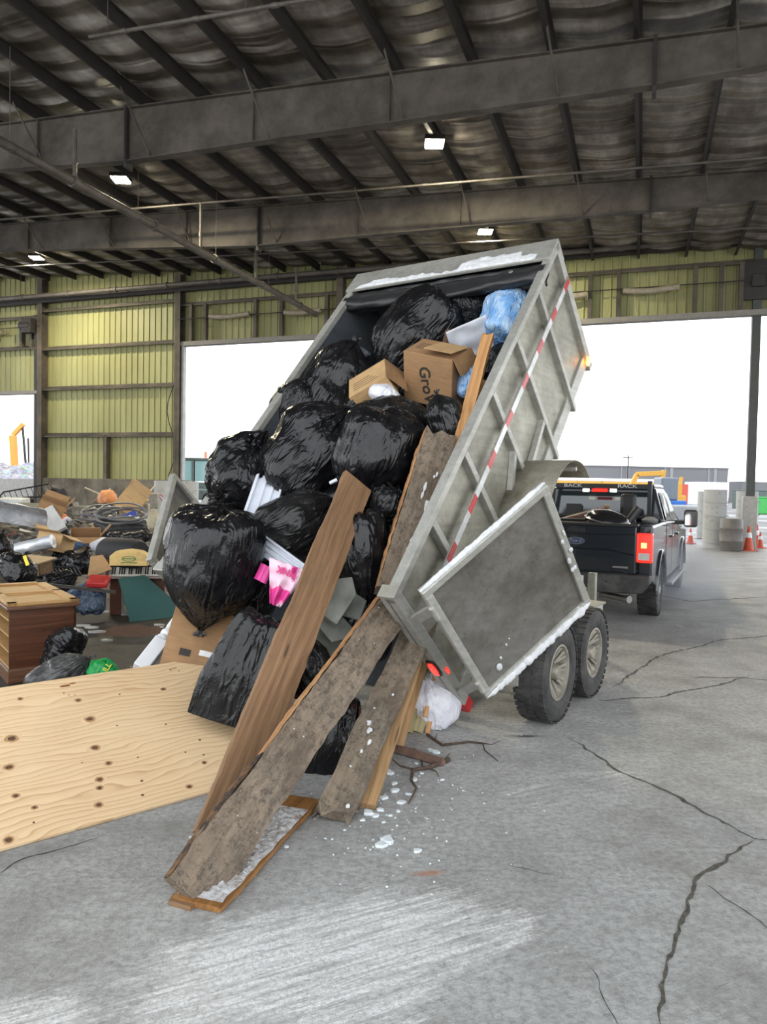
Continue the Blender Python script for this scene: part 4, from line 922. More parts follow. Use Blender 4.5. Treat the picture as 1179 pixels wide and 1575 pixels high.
plank('clean tan two-by-four beside the rotted grey plank, snow at its foot', gnd(565, 1240, .02), on(662, 945, 5.5), .088, .04, w_tan, roll=-16, seed=10, name='lumber_stud', cat='plank')
plank('short brown stud end behind the tan two-by-four', gnd(612, 1150, .02), on(655, 1000, 5.6), .075, .04, w_tan, roll=0, seed=11, name='lumber_stud')
plank('greenish treated stud under the rear post, left one of the pair', on(626, 1126, 5.3), on(662, 985, 5.6), .075, .05, w_green, roll=-14, seed=12, name='lumber_stud')
plank('greenish treated stud under the rear post, right one of the pair', on(642, 1126, 5.32), on(680, 990, 5.6), .07, .04, w_green, roll=6, seed=13, name='lumber_stud')
plank('thin orange wood strip nearest the white bag under the rear post', on(657, 1128, 5.3), on(684, 1005, 5.55), .035, .015, w_orange, roll=0, seed=14, name='wood_strip', cat='strip')
plank('thin orange wood strip just left of the one nearest the white bag', on(653, 1103, 5.28), on(676, 1000, 5.55), .03, .015, w_orange, roll=0, seed=15, name='wood_strip', cat='strip')
plank('orange two-by-four standing inside the bed against the right rail', atU(702, 700, 1.28), atU(750, 516, 1.36), .10, .04, w_orange, roll=-22, seed=16, name='lumber_stud', rag1=.03)
# snowy board lying on the floor
fb = plank('flat varnished board on the concrete under the mud-grey plank, covered in crusty snow', gnd(300, 1392, .015), gnd(462, 1228, .03), .24, .025, wood('varnished_board', (.10, .04, .012), (.26, .12, .035), (.36, .18, .06), knots=False, rough=.35), face=Vector((0, 0, 1)), seed=17)
LF = (gnd(462, 1228, .03)-gnd(300, 1392, .015)).length
n = N('crusty_snow'); P = n.tc(); n.set(n.ramp(n.noise(P, 22, 6, .8), (.36, (.25, .15, .10)), (.46, (.60, .56, .53)), (.56, (.84, .83, .84))), .7, 0, n.bump(n.noise(P, 50, 5, .8), 1, .03))
MB().grid(lambda u, v: (LF*(.03+.84*u), (v-.5)*.222+.012*noise.noise(Vector((u*9, v*2, 0))), .0135+.014*max(0, noise.noise(Vector((u*40, v*9, 1)))+.5)*min(1, 12*u*(1-u), 10*v*(1-v))), 140, 40).build('snow_crust', n.m, fb, smooth=180)
plank('splintered brown end of wood sticking out under the lower tip of the mud-grey plank', gnd(268, 1382, .012), gnd(300, 1392, .012), .07, .02, w_brown, face=Vector((0, 0, 1)), seed=18, name='wood_splinter', cat='wood', rag0=.03, n=8)
# plywood sheet tilted on the litter
PA = gnd(0, 1312); PB = gnd(320, 1222); pu = (PB-PA).normalized(); pnv = Vector((-pu.y, pu.x, 0)); be = rad(24); pt = pnv*cos(be)+Vector((0, 0, 1))*sin(be)
n = N('pale_spruce_plywood'); P = n.tc()
wv = n.noise(n.mp(P, (.9, 2.6, 1)), 1.2, 3, .5, col=True); q = n.new('ShaderNodeVectorMath', operation='MULTIPLY_ADD'); n.put(q.inputs[0], wv); q.inputs[1].default_value = (.0, .30, 0); n.put(q.inputs[2], P); PW = q.outputs[0]
rings = n.wave(n.mp(PW, (.22, 1, 1)), 7.5, 3.2, 3, .9, d='Y', prof='SAW'); fi = n.noise(n.mp(PW, (2, 70, 1)), 1.4, 4, .6)
c = n.ramp(rings, (.0, (.76, .56, .34)), (.72, (.66, .45, .25)), (.93, (.50, .30, .15)), (1.0, (.72, .52, .31)))
c = n.mix(n.ramp(n.noise(P, 1.2, 3), (.35, 0), (.65, .55)), c, (.80, .61, .38)); c = n.mix(n.ramp(fi, (.5, 0), (.75, .35)), c, (.50, .32, .16))
n.set(c, .6, 0, n.bump(fi, .12, .004)); plym = n.m
ply = MB().box(-.62, 1.82, 0, 1.22, -.009, .009).build('plywood_sheet', plym, bevel=.001)
ply.matrix_world = basis(pu, pt, pu.cross(pt), PA+Vector((0, 0, .012))); tag(ply, 'large pale knotty plywood sheet tilted on the litter at the lower left', 'plywood')
kn = plain('dark_knot', (.11, .06, .035), .6, var=.4, sc=40); kr = plain('knot_halo', (.44, .26, .12), .6, var=.15, sc=30); kr2 = plain('knot_halo_pale', (.70, .50, .30), .6); stn = plain('red_brown_stain', (.22, .07, .03), .6, var=.4)
Mi = ply.matrix_world.inverted(); po = Mi @ CAMP
def plyxy(px, py):
    d = Mi.to_3x3() @ ray(px, py); s = (.009-po.z)/d.z; q = po+d*s; return q.x, q.y
def blob(par, nm, x, y, a, b, h, mat, seed, k=14):
    r = random.Random(seed); pol = [(x+a*cos(t)*r.uniform(.85, 1.12), y+b*sin(t)*r.uniform(.85, 1.12)) for t in [2*pi*i/k for i in range(k)]]
    return MB().prism(pol, .0088, .009+h).build(nm, mat, par)
for i, (px, py, s) in enumerate(((138, 1106, 9), (18, 1136, 10), (146, 1150, 8), (14, 1180, 8), (167, 1174, 6), (153, 1199, 7), (153, 1212, 6), (152, 1238, 7), (24, 1224, 6), (53, 1242, 5), (13, 1292, 8), (120, 1077, 6), (31, 1075, 5), (180, 1116, 3), (255, 1114, 3), (251, 1060, 6), (299, 1062, 4), (184, 1068, 3), (291, 1210, 6), (307, 1138, 4), (219, 1223, 4), (218, 1201, 4), (212, 1165, 3), (52, 1265, 3), (126, 1173, 2), (313, 1161, 3), (285, 1157, 3), (314, 1173, 5))):
    x, y = plyxy(px, py); r = s*mpp(4.3)*.68
    if s > 4: blob(ply, 'knot_ring', x, y, r*2.3, r*1.7, .0003, kr2, i); blob(ply, 'knot_ring', x, y, r*1.45, r*1.2, .0006, kr, i+50)
    blob(ply, 'knot', x, y, r*.85, r*.7, .0009, kn, i+90)
for i, (px, py, a, b) in enumerate(((100, 1055, .07, .018), (112, 1051, .04, .01), (268, 1028, .04, .006), (262, 1030, .02, .012), (275, 1032, .012, .008), (98, 1066, .01, .01), (106, 1069, .009, .007), (115, 1069, .008, .008))):
    x, y = plyxy(px, py); blob(ply, 'stain', x, y, a*.5, b*.6, .0007, stn, i+200, 18)
# orange plastic, twigs, ice
org = plain('orange_plastic', (.75, .16, .03), .4)
t = thing('plastic_crate', 'orange plastic crate fragment behind the tan two-by-four', 'crate', camM(at(600, 1098, 5.1), 12, 20))
for k in range(6): MB().box(-.06, .06, -.03, .03, -.17+k*.055, -.14+k*.055).build('slat', org, t)
MB().box(-.062, -.04, -.035, .035, -.18, .2).box(.04, .062, -.035, .035, -.18, .2).build('frame', org, t)
bark = plain('dark_bark', (.075, .05, .035), .9, var=.4, bs=.8, sc=30)
def twig(label, pix, r0, subs=(), z=.02, name='branch'):
    t = thing(name, label, 'branch', gnd(*pix[0])); o = gnd(*pix[0]); P = [gnd(x, y, max(.004, r0*.8))-o for x, y in pix]
    k = len(P); MB().path(P, [r0*(1-.75*i/(k-1)) for i in range(k)], 8).build('stem', bark, t, smooth=60)
    for s in subs: q = [gnd(x, y, .012)-o for x, y in s]; MB().path(q, [r0*.4*(1-.7*i/(len(q)-1)) for i in range(len(q))], 6).build('side_twig', bark, t, smooth=60)
    return t
twig('long forked twig on the concrete right of the white bag', [(657, 1130), (680, 1146), (720, 1141), (742, 1143), (745, 1154), (765, 1170)], .012, [[(740, 1143), (756, 1145), (768, 1140)], [(668, 1138), (672, 1128)]])
twig('thick bent branch among the ice chunks', [(690, 1168), (660, 1180), (635, 1184), (632, 1200), (640, 1212), (628, 1236)], .017, [[(655, 1180), (670, 1186), (675, 1195)], [(640, 1184), (615, 1178), (600, 1165)], [(680, 1172), (692, 1158)], [(650, 1181), (645, 1160), (636, 1150)]])
t = plank('dark rotted stick lying under the studs below the rear post', gnd(604, 1150, .03), gnd(680, 1172, .025), .05, .04, plain('rotted_wood', (.12, .07, .05), .9, var=.4, bs=.8, sc=14), seed=33, name='rotted_stick', cat='wood', rag0=.02, rag1=.03, n=20)
ice = bagmat('ice_white', (.62, .68, .70), .3, 1.5, (.80, .84, .86), st=.4)
rg = random.Random(11)
spots = [(596, 1296, .055), (585, 1302, .04), (641, 1310, .028), (600, 1190, .045), (607, 1218, .04), (585, 1247, .03), (612, 1248, .02), (565, 1252, .045), (577, 1256, .03), (637, 1200, .025), (680, 1200, .02), (670, 1158, .04), (662, 1155, .035), (590, 1228, .035), (600, 1255, .018), (628, 1222, .02), (558, 1262, .02), (610, 1270, .012), (388, 1346, .022), (440, 1303, .016), (530, 1277, .012), (500, 1290, .01), (272, 1392, .015), (293, 1288, .012), (640, 1175, .02), (617, 1235, .028), (648, 1190, .018), (575, 1236, .02), (606, 1206, .03), (590, 1265, .014)]
for i, (px, py, s) in enumerate(spots):
    pol = [(s*cos(a)*rg.uniform(.6, 1.15), s*.65*sin(a)*rg.uniform(.6, 1.15)) for a in [2*pi*k/6+rg.uniform(-.3, .3) for k in range(6)]]
    o = MB().prism(pol, 0, s*.38).build('ice_chunk', ice, bevel=s*.05, seg=1); o.matrix_world = yawM(gnd(px, py, .0), rg.uniform(0, 180))
    tag(o, 'small white ice chunk scattered on the concrete around the feet of the planks', 'ice', 'ice chunks by the planks')
vs = MB()
for i in range(160):
    x, y = rg.gauss(605, 75), rg.gauss(1235, 62)
    if y < 1130 or y > 1420: continue
    P = gnd(x, y, .0); s = rg.uniform(.0015, .0045); vs.box(-s, s, -s, s, 0, s, Matrix.Translation(P) @ Matrix.Rotation(rg.uniform(0, 3), 4, 'Z'))
tag(vs.build('ice_crumbs', ice), 'fine white ice crumbs sprinkled over the concrete around the plank feet', 'ice', kind='stuff')
# ================================================================== PICKUP
TR = Matrix.Translation((3.20, 11.13, 0)) @ Matrix.Rotation(rad(-26.7), 4, 'Z')    # x right, y forward
truck = thing('pickup_truck', 'dark grey pickup truck facing away, hitched to the raised trailer', 'truck', TR)
n = N('dirty_graphite_paint'); P = n.tc(); Xz = n.sep(P)
dz = n.ma('ADD', n.ma('MULTIPLY', n.noise(P, 3, 6, .7), 1.2), n.ma('MULTIPLY', Xz[2], -.9))
paint = n.set(n.mix(n.ramp(dz, (-.1, 0), (.45, .8)), (.022, .026, .033), (.13, .13, .125)), n.ramp(dz, (-.1, .18), (.4, .55)), .3, coat=.5)
glass = N('tinted_glass').set((.02, .03, .035), .06, 0, spec=.8); chrome = plain('chrome_trim', (.62, .62, .62), .2, .9); tail = N('lit_tail_lamp').set((.6, .02, .02), .2, emit=(1, .04, .02), es=.45, coat=.6)
whl = N('white_lamp').set((1, 1, 1), .2, emit=(1, .95, .8), es=2.5); grim = plain('bumper_grime', (.022, .022, .023), .55, dirt=(.075, .072, .066))
def T_(nm, mb, mat, par=truck, **k): return mb.build(nm, mat, par, **k)
PZ = basis((0, 1, 0), (0, 0, 1), (1, 0, 0))      # prism xy -> truck y,z ; extrude along x
def arc(yc, R, zc=.40): return [(yc+R*cos(a), zc+R*sin(a)) for a in [pi-pi*k/12 for k in range(13)]]
def mirx(mb): return mb
for sg in (-1, 1):
    a, b = (.82, 1.0) if sg > 0 else (-1.0, -.82)
    bed = [(-1.12, .62), (-.56, .50)]+arc(0, .50, .42)+[(.62, .46), (.62, 1.36), (-1.12, 1.36)]
    T_('bed_side', MB().prism(bed, a, b, PZ), paint, bevel=.03, seg=3)
    cabp = [(.64, .46)]+[(3.05, .46)]+arc(3.68, .50, .42)+[(4.35, .5), (4.55, .75), (4.5, 1.1), (3.2, 1.18), (2.75, 1.30), (.64, 1.36)]
    cs = T_('cab_side', MB().prism(cabp, a, b, PZ), paint, bevel=.03, seg=3)
    for yc in (0, 3.68):
        vs = []
        m = MB().path([(sg*1.0, yc+.53*cos(t), .42+.53*sin(t)) for t in [pi*k/14 for k in range(15)]], .035, 8); T_('wheel_arch_flare', m, paint, smooth=60)
    for yd in (.66, 1.60, 2.62): T_('door_gap', MB().box(sg*1.001-.002, sg*1.001+.002, yd-.006, yd+.006, .5, 1.33), blackp)
    for yd in (1.42, 2.42): T_('door_handle', MB().box(sg*1.0, sg*1.035, yd-.11, yd+.07, 1.08, 1.12), paint, bevel=.01)
    T_('running_board', MB().box(sg*.92, sg*1.10, .75, 3.0, .36, .41), plain('scuffed_step_metal', (.34, .34, .34), .4, .6), bevel=.015)
    # side windows
    T_('side_window', MB().add([(sg*.975, .80, 1.38), (sg*.975, 1.56, 1.36), (sg*.83, 1.56, 1.80), (sg*.83, .98, 1.80)], [(0, 1, 2, 3)]).add([(sg*.975, 1.64, 1.36), (sg*.975, 2.72, 1.33), (sg*.83, 2.15, 1.80), (sg*.83, 1.64, 1.80)], [(0, 1, 2, 3)]), glass, solid=.01)
    mr = T_('side_mirror', MB().box(sg*1.12, sg*1.34, 2.25, 2.42, 1.22, 1.52), blackp, bevel=.04, seg=3)
    T_('mirror_arm', MB().box(sg*.95, sg*1.16, 2.30, 2.38, 1.26, 1.33), blackp, mr, bevel=.01)
    T_('mirror_face', MB().box(sg*1.14, sg*1.32, 2.242, 2.25, 1.25, 1.49), N('mirror_glass').set((.5, .5, .5), .05, .95), mr)
    tl = T_('tail_lamp', MB().box(sg*.80, sg*1.005, -1.16, -1.04, .86, 1.26), tail, bevel=.02)
    T_('reversing_lens', MB().box(sg*.83, sg*.97, -1.168, -1.155, .90, .99), plain('pale_lens', (.5, .5, .48), .2), tl)
    T_('lamp_core', MB().box(sg*.86, sg*.93, -1.168, -1.155, 1.06, 1.13), N('hot_lamp').set((1, .3, .1), .3, emit=(1, .30, .06), es=3), tl)
    for x in (sg*.86,):
        for yc in (0, 3.68):
            wheel(truck, basis((0, 1, 0), (0, 0, sg), (sg, 0, 0), (sg*.86, yc, .40)) if sg > 0 else basis((0, 1, 0), (0, 0, 1), (-1, 0, 0), (-.86, yc, .40)), R=.40, w=.27, rim=.235, spokes=6, rm=plain('grey_truck_rim', (.3, .3, .29), .4, .6))
# cab top
cv = [(-.97, .66, 1.34), (.97, .66, 1.34), (.97, 2.78, 1.30), (-.97, 2.78, 1.30), (-.80, .80, 1.88), (.80, .80, 1.88), (.80, 2.10, 1.88), (-.80, 2.10, 1.88)]
T_('cab_upper', MB().add(cv, [(0, 3, 2, 1), (0, 1, 5, 4), (1, 2, 6, 5), (2, 3, 7, 6), (3, 0, 4, 7), (4, 5, 6, 7)]), paint, bevel=.05, seg=3)
T_('roof', MB().box(-.79, .79, .80, 2.12, 1.86, 1.935), paint, bevel=.04, seg=3)
T_('rear_window', MB().add([(-.80, .655, 1.40), (.80, .655, 1.40), (.68, .76, 1.80), (-.68, .76, 1.80)], [(0, 1, 2, 3)]), glass, solid=.012)
T_('seat_headrest', MB().box(-.55, -.3, .64, .645, 1.42, 1.6).box(.3, .55, .64, .645, 1.42, 1.6), blackp)
T_('windscreen', MB().add([(-.84, 2.8, 1.33), (.84, 2.8, 1.33), (.70, 2.14, 1.84), (-.70, 2.14, 1.84)], [(0, 1, 2, 3)]), glass, solid=.012)
T_('cab_body', MB().box(-.9, .9, .64, 3.0, .46, 1.32), paint, bevel=.03)
T_('bonnet', MB().box(-.92, .92, 2.9, 4.48, .95, 1.22), paint, bevel=.06, seg=3); T_('front_bumper', MB().box(-.98, .98, 4.45, 4.7, .45, .85), grim, bevel=.05)
T_('bed_deck', MB().box(-.82, .82, -1.08, .62, .72, .76).box(-.82, .82, .58, .63, .72, 1.34), blackp)
T_('underbody', MB().box(-.55, .55, -1.0, 3.2, .42, .6), blackp)
tg = T_('tailgate', MB().box(-.80, .80, -1.17, -1.09, .70, 1.35), paint, bevel=.02, seg=3)
T_('spoiler_lip', MB().box(-.82, .82, -1.19, -1.05, 1.335, 1.375), blackp, tg, bevel=.012)
T_('pressed_line', MB().path([(-.78, -1.172, .98), (-.45, -1.176, 1.02), (.45, -1.176, 1.02), (.78, -1.172, .96)], .012, 6), paint, tg, smooth=60)
T_('pressed_line', MB().path([(-.78, -1.172, 1.24), (0, -1.18, 1.22), (.78, -1.172, 1.24)], .010, 6), paint, tg, smooth=60)
ell_ = lambda a, b, k=32: [(a*cos(2*pi*i/k), b*sin(2*pi*i/k)) for i in range(k)]
EM = Matrix.Translation((0, -1.178, 1.12)) @ Matrix.Rotation(pi/2, 4, 'X')
em = T_('oval_emblem', MB().prism(ell_(.125, .05), 0, .006, EM), chrome, tg)
T_('emblem_field', MB().prism(ell_(.115, .042), .006, .009, EM), plain('navy_emblem', (.03, .05, .12), .3), em)
text_mesh('emblem_script', 'Ford', .075, chrome, em, Matrix.Translation((0, -1.189, 1.12)) @ Matrix.Rotation(pi/2, 4, 'X') @ Matrix.Shear('XZ', 4, (.0, 0)), sx=1.15, bold=.001)
T_('badge', MB().box(.50, .70, -1.178, -1.170, .775, .80), chrome, tg); T_('latch_handle', MB().box(-.12, .12, -1.178, -1.17, 1.24, 1.30), blackp, tg, bevel=.004)
T_('glint_camera', MB().tube((0, -1.18, 1.25), (0, -1.19, 1.25), .012, 10), blackp, tg)
bp = T_('rear_bumper', MB().prism([(-1.0, .60), (-.9, .46), (-.3, .44), (.3, .44), (.9, .46), (1.0, .60), (1.0, .70), (-1.0, .70)], 1.10, 1.32, Matrix.Rotation(pi/2, 4, 'X')), grim, bevel=.02)
T_('number_plate', MB().box(-.15, .15, -1.33, -1.322, .52, .66), plain('plate_white', (.6, .6, .62), .5), bp); T_('step_pad', MB().box(-.7, .7, -1.3, -1.12, .70, .712), blackp, bp)
for x in (.45, .75): T_('parking_sensor', MB().tube((x, -1.318, .6), (x, -1.328, .6), .015, 10), blackp, bp)
T_('exhaust_tip', MB().tube((.30, -.80, .36), (.72, -1.17, .36), .045, 14).tube((.70, -1.155, .36), (.735, -1.18, .36), .052, 14), plain('dull_steel_pipe', (.3, .29, .27), .4, .7), smooth=50)
T_('tow_hitch', MB().box(-.05, .05, -1.62, -1.1, .42, .50), blackp); 
hr = T_('headache_rack', MB().box(-.74, .74, .50, .56, 1.86, 1.93).box(-.78, -.72, .50, .57, 1.36, 1.98).box(.72, .78, .50, .57, 1.36, 1.98).box(-.74, .74, .5, .55, 1.40, 1.44), blackp)
for x in (-.42, .42): text_mesh('rack_lettering', 'BACK' if x < 0 else 'RACK', .075, plain('lettering_grey', (.45, .45, .45), .5), hr, Matrix.Translation((x, .497, 1.895)) @ Matrix.Rotation(pi/2, 4, 'X'), sx=1.5, bold=.001)
T_('high_brake_lamp', MB().box(-.14, .14, .80, .84, 1.80, 1.86).box(-.12, .12, .49, .5, 1.80, 1.85), tail); T_('cargo_lamp', MB().box(-.26, -.16, .49, .5, 1.80, 1.85).box(.16, .26, .49, .5, 1.80, 1.85), whl)
T_('tonneau_bar', MB().tube((-.80, -1.0, 1.40), (.05, -1.0, 1.40), .02, 8).tube((.05, -1.0, 1.4), (.2, -.9, 1.46), .02, 8), blackp)
# things riding in the pickup bed
def inbed(x, y, z, yaw=0, tx=0, ty=0): return TR @ Matrix.Translation((x, y, z)) @ Matrix.Rotation(rad(yaw), 4, 'Z') @ Matrix.Rotation(rad(tx), 4, 'X') @ Matrix.Rotation(rad(ty), 4, 'Y')
maho = plain('reddish_brown_veneer', (.10, .045, .03), .35, var=.2)
t = thing('nightstand', 'dark brown cabinet tipped over in the pickup bed', 'cabinet', inbed(-.02, -.1, 1.08, 12, 0, -17))
MB().box(-.42, .36, -.28, .28, 0, .42).build('body', maho, t, bevel=.01); MB().box(.36, .40, -.3, .3, -.01, .43).build('top_panel', wood('nightstand_top', (.10, .06, .03), (.22, .14, .08), (.3, .2, .12), knots=False), t)
t = thing('picture_frame', 'pale wooden picture frame lying against the cabinet in the pickup bed', 'frame', inbed(-.42, -.75, 1.25, 5, 62, -14))
MB().box(-.30, .28, -.02, .02, -.20, -.15).box(-.30, .28, -.02, .02, .15, .20).box(-.30, -.25, -.02, .02, -.2, .2).box(.23, .28, -.02, .02, -.2, .2).build('moulding', plain('pale_frame_wood', (.34, .28, .19), .5), t, bevel=.005); MB().box(-.25, .23, -.005, .005, -.15, .15).build('backing', plain('backing_board', (.30, .24, .14), .8), t)
t = thing('grill_lid', 'black domed lid standing among the clutter at the right of the pickup bed', 'lid', inbed(.36, -.85, 1.42, 0, 8, 10))
MB().lathe([(.30, 0), (.28, .05), (.2, .10), (.08, .125), (0, .13)], 30).build('dome', plain('gloss_black', (.012, .012, .014), .15), t, smooth=60); MB().lathe([(.30, -.015), (.315, 0), (.30, .012)], 30).build('rim', chrome, t, smooth=60); MB().box(-.24, .24, -.2, .2, -.22, -.02).build('body', blackp, t, bevel=.03)
odd('short black tube tilted in the right corner of the pickup bed', 'black_tube', 'tube', MB().tube((0, 0, 0), (.18, .1, .28), .06, 12), blackp, inbed(.55, -.6, 1.3), smooth=50)
odd('black office chair back standing beside the headache rack', 'chair_back', 'chair', MB().box(-.12, .12, -.05, .05, -.3, .2), blackp, inbed(.48, .25, 1.58), bevel=.05)
odd('crumpled grey rag on the right rail of the pickup bed', 'rag', 'cloth', MB().lathe([(0, -.03), (.1, -.02), (.12, .02), (.06, .06), (0, .07)], 12), plain('grey_rag', (.2, .2, .2), .9), inbed(.86, -.3, 1.39), smooth=60)
# exhaust vapour drifting beside the rear wheel
vm = bpy.data.materials.new('exhaust_vapour'); vm.use_nodes = True; vt = vm.node_tree; vt.nodes.remove(vt.nodes['Principled BSDF'])
pv = vt.nodes.new('ShaderNodeVolumePrincipled'); pv.inputs['Color'].default_value = (.85, .9, 1, 1); vt.links.new(pv.outputs[0], vt.nodes['Material Output'].inputs['Volume'])
tcv = vt.nodes.new('ShaderNodeTexCoord'); nz = vt.nodes.new('ShaderNodeTexNoise'); nz.inputs['Scale'].default_value = 2.2; nz.inputs['Detail'].default_value = 4; vt.links.new(tcv.outputs['Object'], nz.inputs[0])
gr = vt.nodes.new('ShaderNodeTexGradient'); gr.gradient_type = 'SPHERICAL'; mpn = vt.nodes.new('ShaderNodeMapping'); mpn.inputs['Scale'].default_value = (1.1, 1.0, 1.7); vt.links.new(tcv.outputs['Object'], mpn.inputs[0]); vt.links.new(mpn.outputs[0], gr.inputs[0])
m1 = vt.nodes.new('ShaderNodeMath'); m1.operation = 'MULTIPLY'; vt.links.new(gr.outputs['Fac'], m1.inputs[0]); vt.links.new(nz.outputs['Fac'], m1.inputs[1])
m2 = vt.nodes.new('ShaderNodeMath'); m2.operation = 'MULTIPLY'; m2.inputs[1].default_value = 2.2; vt.links.new(m1.outputs[0], m2.inputs[0]); vt.links.new(m2.outputs[0], pv.inputs['Density'])
vo = MB().lathe([(0, -.58), (.6, -.45), (.9, 0), (.6, .45), (0, .58)], 20).build('exhaust_vapour', vm); vo.matrix_world = Matrix.Translation((4.55, 11.0, .62)); tag(vo, 'faint white exhaust vapour drifting beside the rear right wheel of the pickup', 'vapour', kind='stuff')

# ================================================================== OUTSIDE THE DOORS
n = N('muddy_snowy_yard'); P = n.geo(); c = n.ramp(n.noise(P, .12, 8, .7), (.38, (.06, .055, .047)), (.5, (.12, .115, .11)), (.62, (.34, .35, .38)))
c = n.mix(n.ramp(n.noise(P, 1.5, 6, .7), (.45, 0), (.7, .6)), c, (.06, .052, .042)); n.set(c, .7, 0, n.bump(n.noise(P, 3, 6, .7), .5, .05))
struct(MB().add([W(NW+.95, -260, -.02), W(NW+.95, 200, -.02), W(420, 200, -.02), W(420, -260, -.02)], [(0, 1, 2, 3)]).build('ground', n.m, kind='structure'))
tubem = N('wrapped_form_tube'); P = tubem.tc(); tubem.set(tubem.mix(tubem.ramp(tubem.noise(P, 2, 7, .75), (.56, 0), (.7, .8)), tubem.mix(tubem.ramp(tubem.vor(tubem.mp(P, (7, 7, 7)), 1), (.10, 1), (.14, 0)), (.34, .35, .35), (.07, .075, .09)), (.24, .20, .16)), .7)
def sono(label, px, py, r, h, Y=None):
    c = gnd(px, py) if Y is None else Vector((at(px, py, Y).x, Y, 0))
    t = thing('form_tube', label, 'tube', c); MB().lathe([(r, 0), (r, h), (r-.03, h), (r-.03, 0)], 32).build('shell', tubem.m, t, smooth=50)
    for k in range(4): MB().lathe([(r+.002, .2+k*.45), (r+.004, .21+k*.45), (r+.002, .22+k*.45)], 32, Matrix.Rotation(.12, 4, 'X')).build('seam', plain('seam_grey', (.26, .26, .26)), t)
    return t
sono('pale wrapped concrete form tube left of the concrete pier', 1097, 843, .36, 1.95)
sono('pale wrapped concrete form tube right of the concrete pier', 1146, 838, .36, 1.93)
sono('pale form tube half hidden behind the tube left of the pier', 1081, 828, .26, 1.9)
t = thing('plastic_drum', 'grey plastic drum standing in front of the concrete pier', 'drum', gnd(1123, 847))
MB().lathe([(0, 0), (.30, 0), (.33, .04), (.34, .3), (.35, .32), (.34, .34), (.34, .7), (.35, .72), (.34, .74), (.33, 1.0), (.28, 1.04), (0, 1.04)], 30).build('shell', plain('grey_drum', (.12, .112, .105), .5), t, smooth=50)
orc = plain('orange_cone', (.5, .06, .02), .5); wband = plain('cone_band', (.7, .7, .72), .4)
def cone(label, px, py, h=.72, Y=None):
    c = gnd(px, py) if Y is None else Vector((at(px, py, Y).x, Y, 0))
    t = thing('traffic_cone', label, 'cone', c); s = h/.72
    MB().lathe([(.15*s, .03), (.025*s, .72*s), (0, .72*s)], 20).build('body', orc, t, smooth=60); MB().box(-.2*s, .2*s, -.2*s, .2*s, 0, .03).build('base', orc, t); MB().lathe([(.092*s, .38*s), (.066*s, .53*s)], 20).build('reflective_band', wband, t, smooth=60)
cone('orange traffic cone standing alone left of the form tubes', 1061, 836, .55); cone('large orange traffic cone leaning against the tube right of the pier', 1150, 847, .80)
cone('narrow orange cone behind the large cone at the right', 1162, 842, .80); cone('small orange cone at the far right of the form tubes', 1168, 843, .55)
# left opening: tubes, cones and loader
sono('pale form tube just left of the swung-open left trailer door', 250, 787, .34, 1.9, Y=29.5); sono('pale form tube with red tape, seen behind the left trailer door', 291, 787, .36, 1.9, Y=29.8)
odd('red tape tied around the pale form tube', 'barrier_tape', 'tape', MB().lathe([(.375, .95), (.38, 1.0), (.375, 1.05)], 30, Matrix.Rotation(.25, 4, 'X')), redp, Vector((at(291, 787, 29.8).x, 29.8, 0)) and Matrix.Translation((at(291, 787, 29.8).x, 29.8, 0)))
cone('orange cone between the taped tube and the trailer rail', 317, 790, .95, Y=29)
ldr = Matrix.Translation((at(300, 745, 44).x, 44, 0)) @ Matrix.Rotation(rad(12), 4, 'Z')
t = thing('wheel_loader', 'wheel loader with a glazed cab and red beacon outside the middle opening', 'loader', ldr); lgm = plain('loader_green_grey', (.10, .13, .12), .5, var=.3); gl2 = N('pale_glass').set((.25, .42, .45), .1, 0, spec=.7)
MB().box(-1.0, 1.0, -1.0, 1.0, 1.4, 1.9).build('cab_base', lgm, t, bevel=.04); MB().box(-1.05, 1.05, -1.05, 1.05, 3.2, 3.35).build('cab_roof', lgm, t, bevel=.04)
for x in (-.95, -.1, .95):
    for y in (-.95, .95): MB().box(x-.06, x+.06, y-.06, y+.06, 1.9, 3.2).build('cab_post', lgm, t)
for k in range(2): MB().box(-.9+k*.95, -.15+k*1.05, -.97, -.94, 1.95, 3.15).build('window', gl2, t)
MB().box(-.97, -.94, -.9, .9, 1.95, 3.15).box(.94, .97, -.9, .9, 1.95, 3.15).build('window', gl2, t); MB().tube((.6, 0, 3.35), (.6, 0, 3.75), .10, 10).build('beacon', N('red_beacon').set((.8, .05, .03), .3, emit=(1, .1, .05), es=1.5), t)
MB().box(-1.2, 1.2, -2.6, 2.6, .9, 1.5).build('chassis', lgm, t, bevel=.08)
for x in (-1.2, 1.2):
    for y in (-1.7, 1.7): wheel(t, basis((0, 1, 0), (0, 0, 1), (1, 0, 0), (x, y, .75)), R=.75, w=.5, rim=.35, spokes=0)
# building and yard machines on the right
gb = plain('grey_precast', (.16, .16, .17), .8, var=.06, bs=0, sc=.1); Bm = Matrix.Translation((at(1118, 760, 150).x, 150, 0)) @ Matrix.Rotation(rad(2), 4, 'Z')
t = thing('warehouse', 'long flat-roofed grey warehouse across the yard', 'building', Bm)
MB().box(-62, 0, 0, 18, 0, 6.9).build('walls', gb, t); MB().box(-62.1, .1, -.1, 18, 6.9, 7.2).build('parapet', plain('parapet', (.12, .12, .13)), t)
for k in range(7): MB().box(-3-k*9.1, -2.4-k*9.1, -.12, 0, 0, 6.9).box(-4.2-k*9.1, -3.9-k*9.1, -.12, 0, 0, 6.9).build('pilaster', plain('pilaster', (.24, .24, .25)), t)
for x in (-14, -27, -45): MB().box(x-2.2, x+2.2, -.15, 0, 0, 3.6).build('dock_door', plain('dock_white', (.6, .6, .62)), t)
